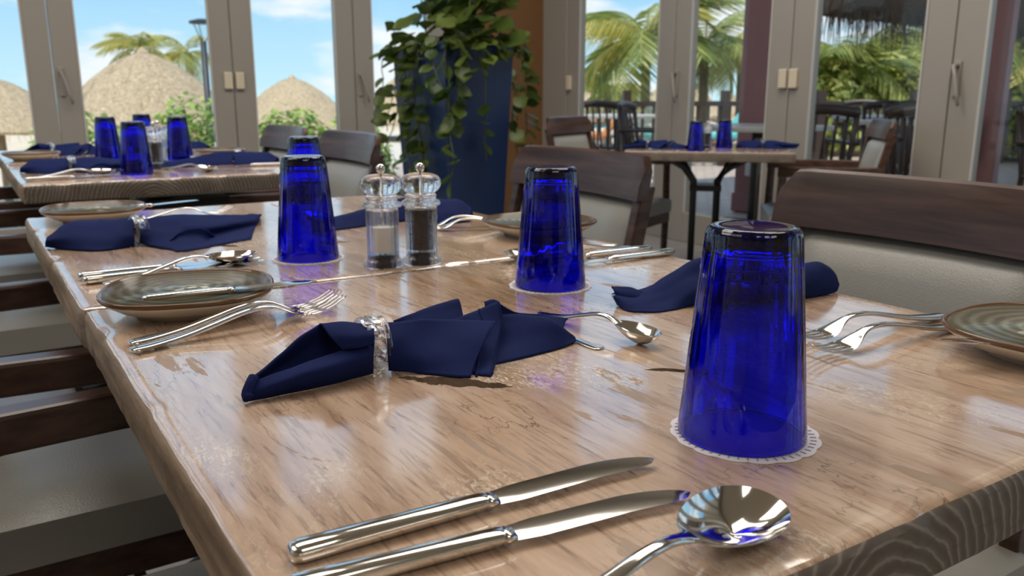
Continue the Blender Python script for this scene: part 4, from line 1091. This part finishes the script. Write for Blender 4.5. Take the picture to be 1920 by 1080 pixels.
for x, y, rz, lb in ((5.2, 2.95, .5, 'dark slatted chair right outside the third right pane'), (5.25, 5.6, -1.0, 'dark slatted chair outside beside the left terrace table'),
        (6.1, 3.45, .6, 'dark slatted chair behind the tilted pale armchair'), (7.6, 4.5, -2.2, 'dark slatted chair on the far side of the middle terrace table'),
        (5.15, 1.75, .4, 'dark slatted chair just outside the last right pane'), (6.2, 2.55, -1.3, 'dark slatted chair beneath the right mauve column'), (6.7, 2.3, -2.8, 'dark slatted chair at the right picture edge outside'),
        (5.7, 6.9, .6, 'dark slatted chair outside the first right pane, left one'), (6.0, 8.2, -.8, 'dark slatted chair outside the first right pane, far one'), (8.0, 5.1, .6, 'dark slatted chair near the railing'), (9.2, 6.2, -2.4, 'dark slatted chair farthest out at the railing')):
    copy_tree(s0, loc=(x, y, FZ), rz=rz, label=lb)
# thatched terrace roof with hanging fringe
E0 = at_d(1535, -14, 9.0); E1 = at_d(1925, 72, 13.5); E1.z = E0.z = (E0.z+E1.z)/2
ed = (E1-E0).normalized(); inn = Vector((ed.y, -ed.x, 0)); 
r = empty('thatched_terrace_roof', E0, 0, 'brown thatched roof with ragged fringe over the right terrace', 'roof')
E2 = E1+ed*9-E0
up_ = inn*5.5+Vector((0,0,1.9))
G = [[Vector((0,0,0)).lerp(E2, i/20)+up_*(j/6) for j in range(7)] for i in range(21)]
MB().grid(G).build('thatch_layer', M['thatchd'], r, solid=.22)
b = MB(); rr = random.Random(5)
for i in range(3200):
    t = rr.random(); p = E2*t+up_*rr.uniform(-.01, .05); ln = rr.uniform(.12, .42); w = ed*rr.uniform(.004,.014)
    q = p+Vector((rr.uniform(-.05,.05), rr.uniform(-.05,.05), -ln)); b.add([p-w, p+w, q+w*.3, q-w*.3], [(0,1,2,3)])
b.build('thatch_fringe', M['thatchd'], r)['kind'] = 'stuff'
for k in range(5): MB().tube([E2*(k/5+.06)+Vector((0,0,-.05)), E2*(k/5+.06)+up_+Vector((0,0,-.16))], .05, 8).build('rafter', M['chairwood'], r)

# beach loungers and towels beyond the rail
M['tq'] = mat('turquoise_canvas', (.16,.55,.58), .8); M['red'] = mat('red_canvas', (.62,.08,.05), .8); M['or'] = mat('orange_canvas', (.75,.32,.14), .8); M['wh'] = mat('white_canvas', (.78,.76,.72), .8)
def lounger(px, dist, m, rz, label):
    p = at_d(px, 240, dist); r = empty('beach_lounger', (p.x, p.y, FZ-.02), rz, label, 'lounger', 'beach loungers')
    h = .40
    MB().box((.2, 0, h), (1.3, .6, .10)).build('mattress', M[m], r, bevel=.03)
    MB().box((-.62, 0, h+.24), (.62, .6, .10), Matrix.Rotation(.9, 3, 'Y')).build('backrest', M[m], r, bevel=.03)
    for x in (-.4, .75):
        for y in (-.25, .25): MB().box((x, y, h/2-.02), (.06, .06, h-.05)).build('leg', M['white'], r)
for k, (px, dd, m, lb) in enumerate(((1078, 13.0, 'or', 'orange beach lounger beyond the terrace rail'), (1098, 16.2, 'tq', 'turquoise beach lounger behind the orange one'), (1156, 14.4, 'wh', 'white beach lounger behind the terrace rail'), (1202, 15.0, 'tq', 'turquoise beach lounger left of the paired door stiles'), (1318, 13.2, 'tq', 'turquoise beach lounger behind the right tumblers'), (1380, 15.4, 'wh', 'white beach lounger beside the mauve column'), (1165, 17.6, 'red', 'red beach lounger beyond the terrace rail'))):
    lounger(px, dd, m, 2.4+.25*(k % 3), lb)
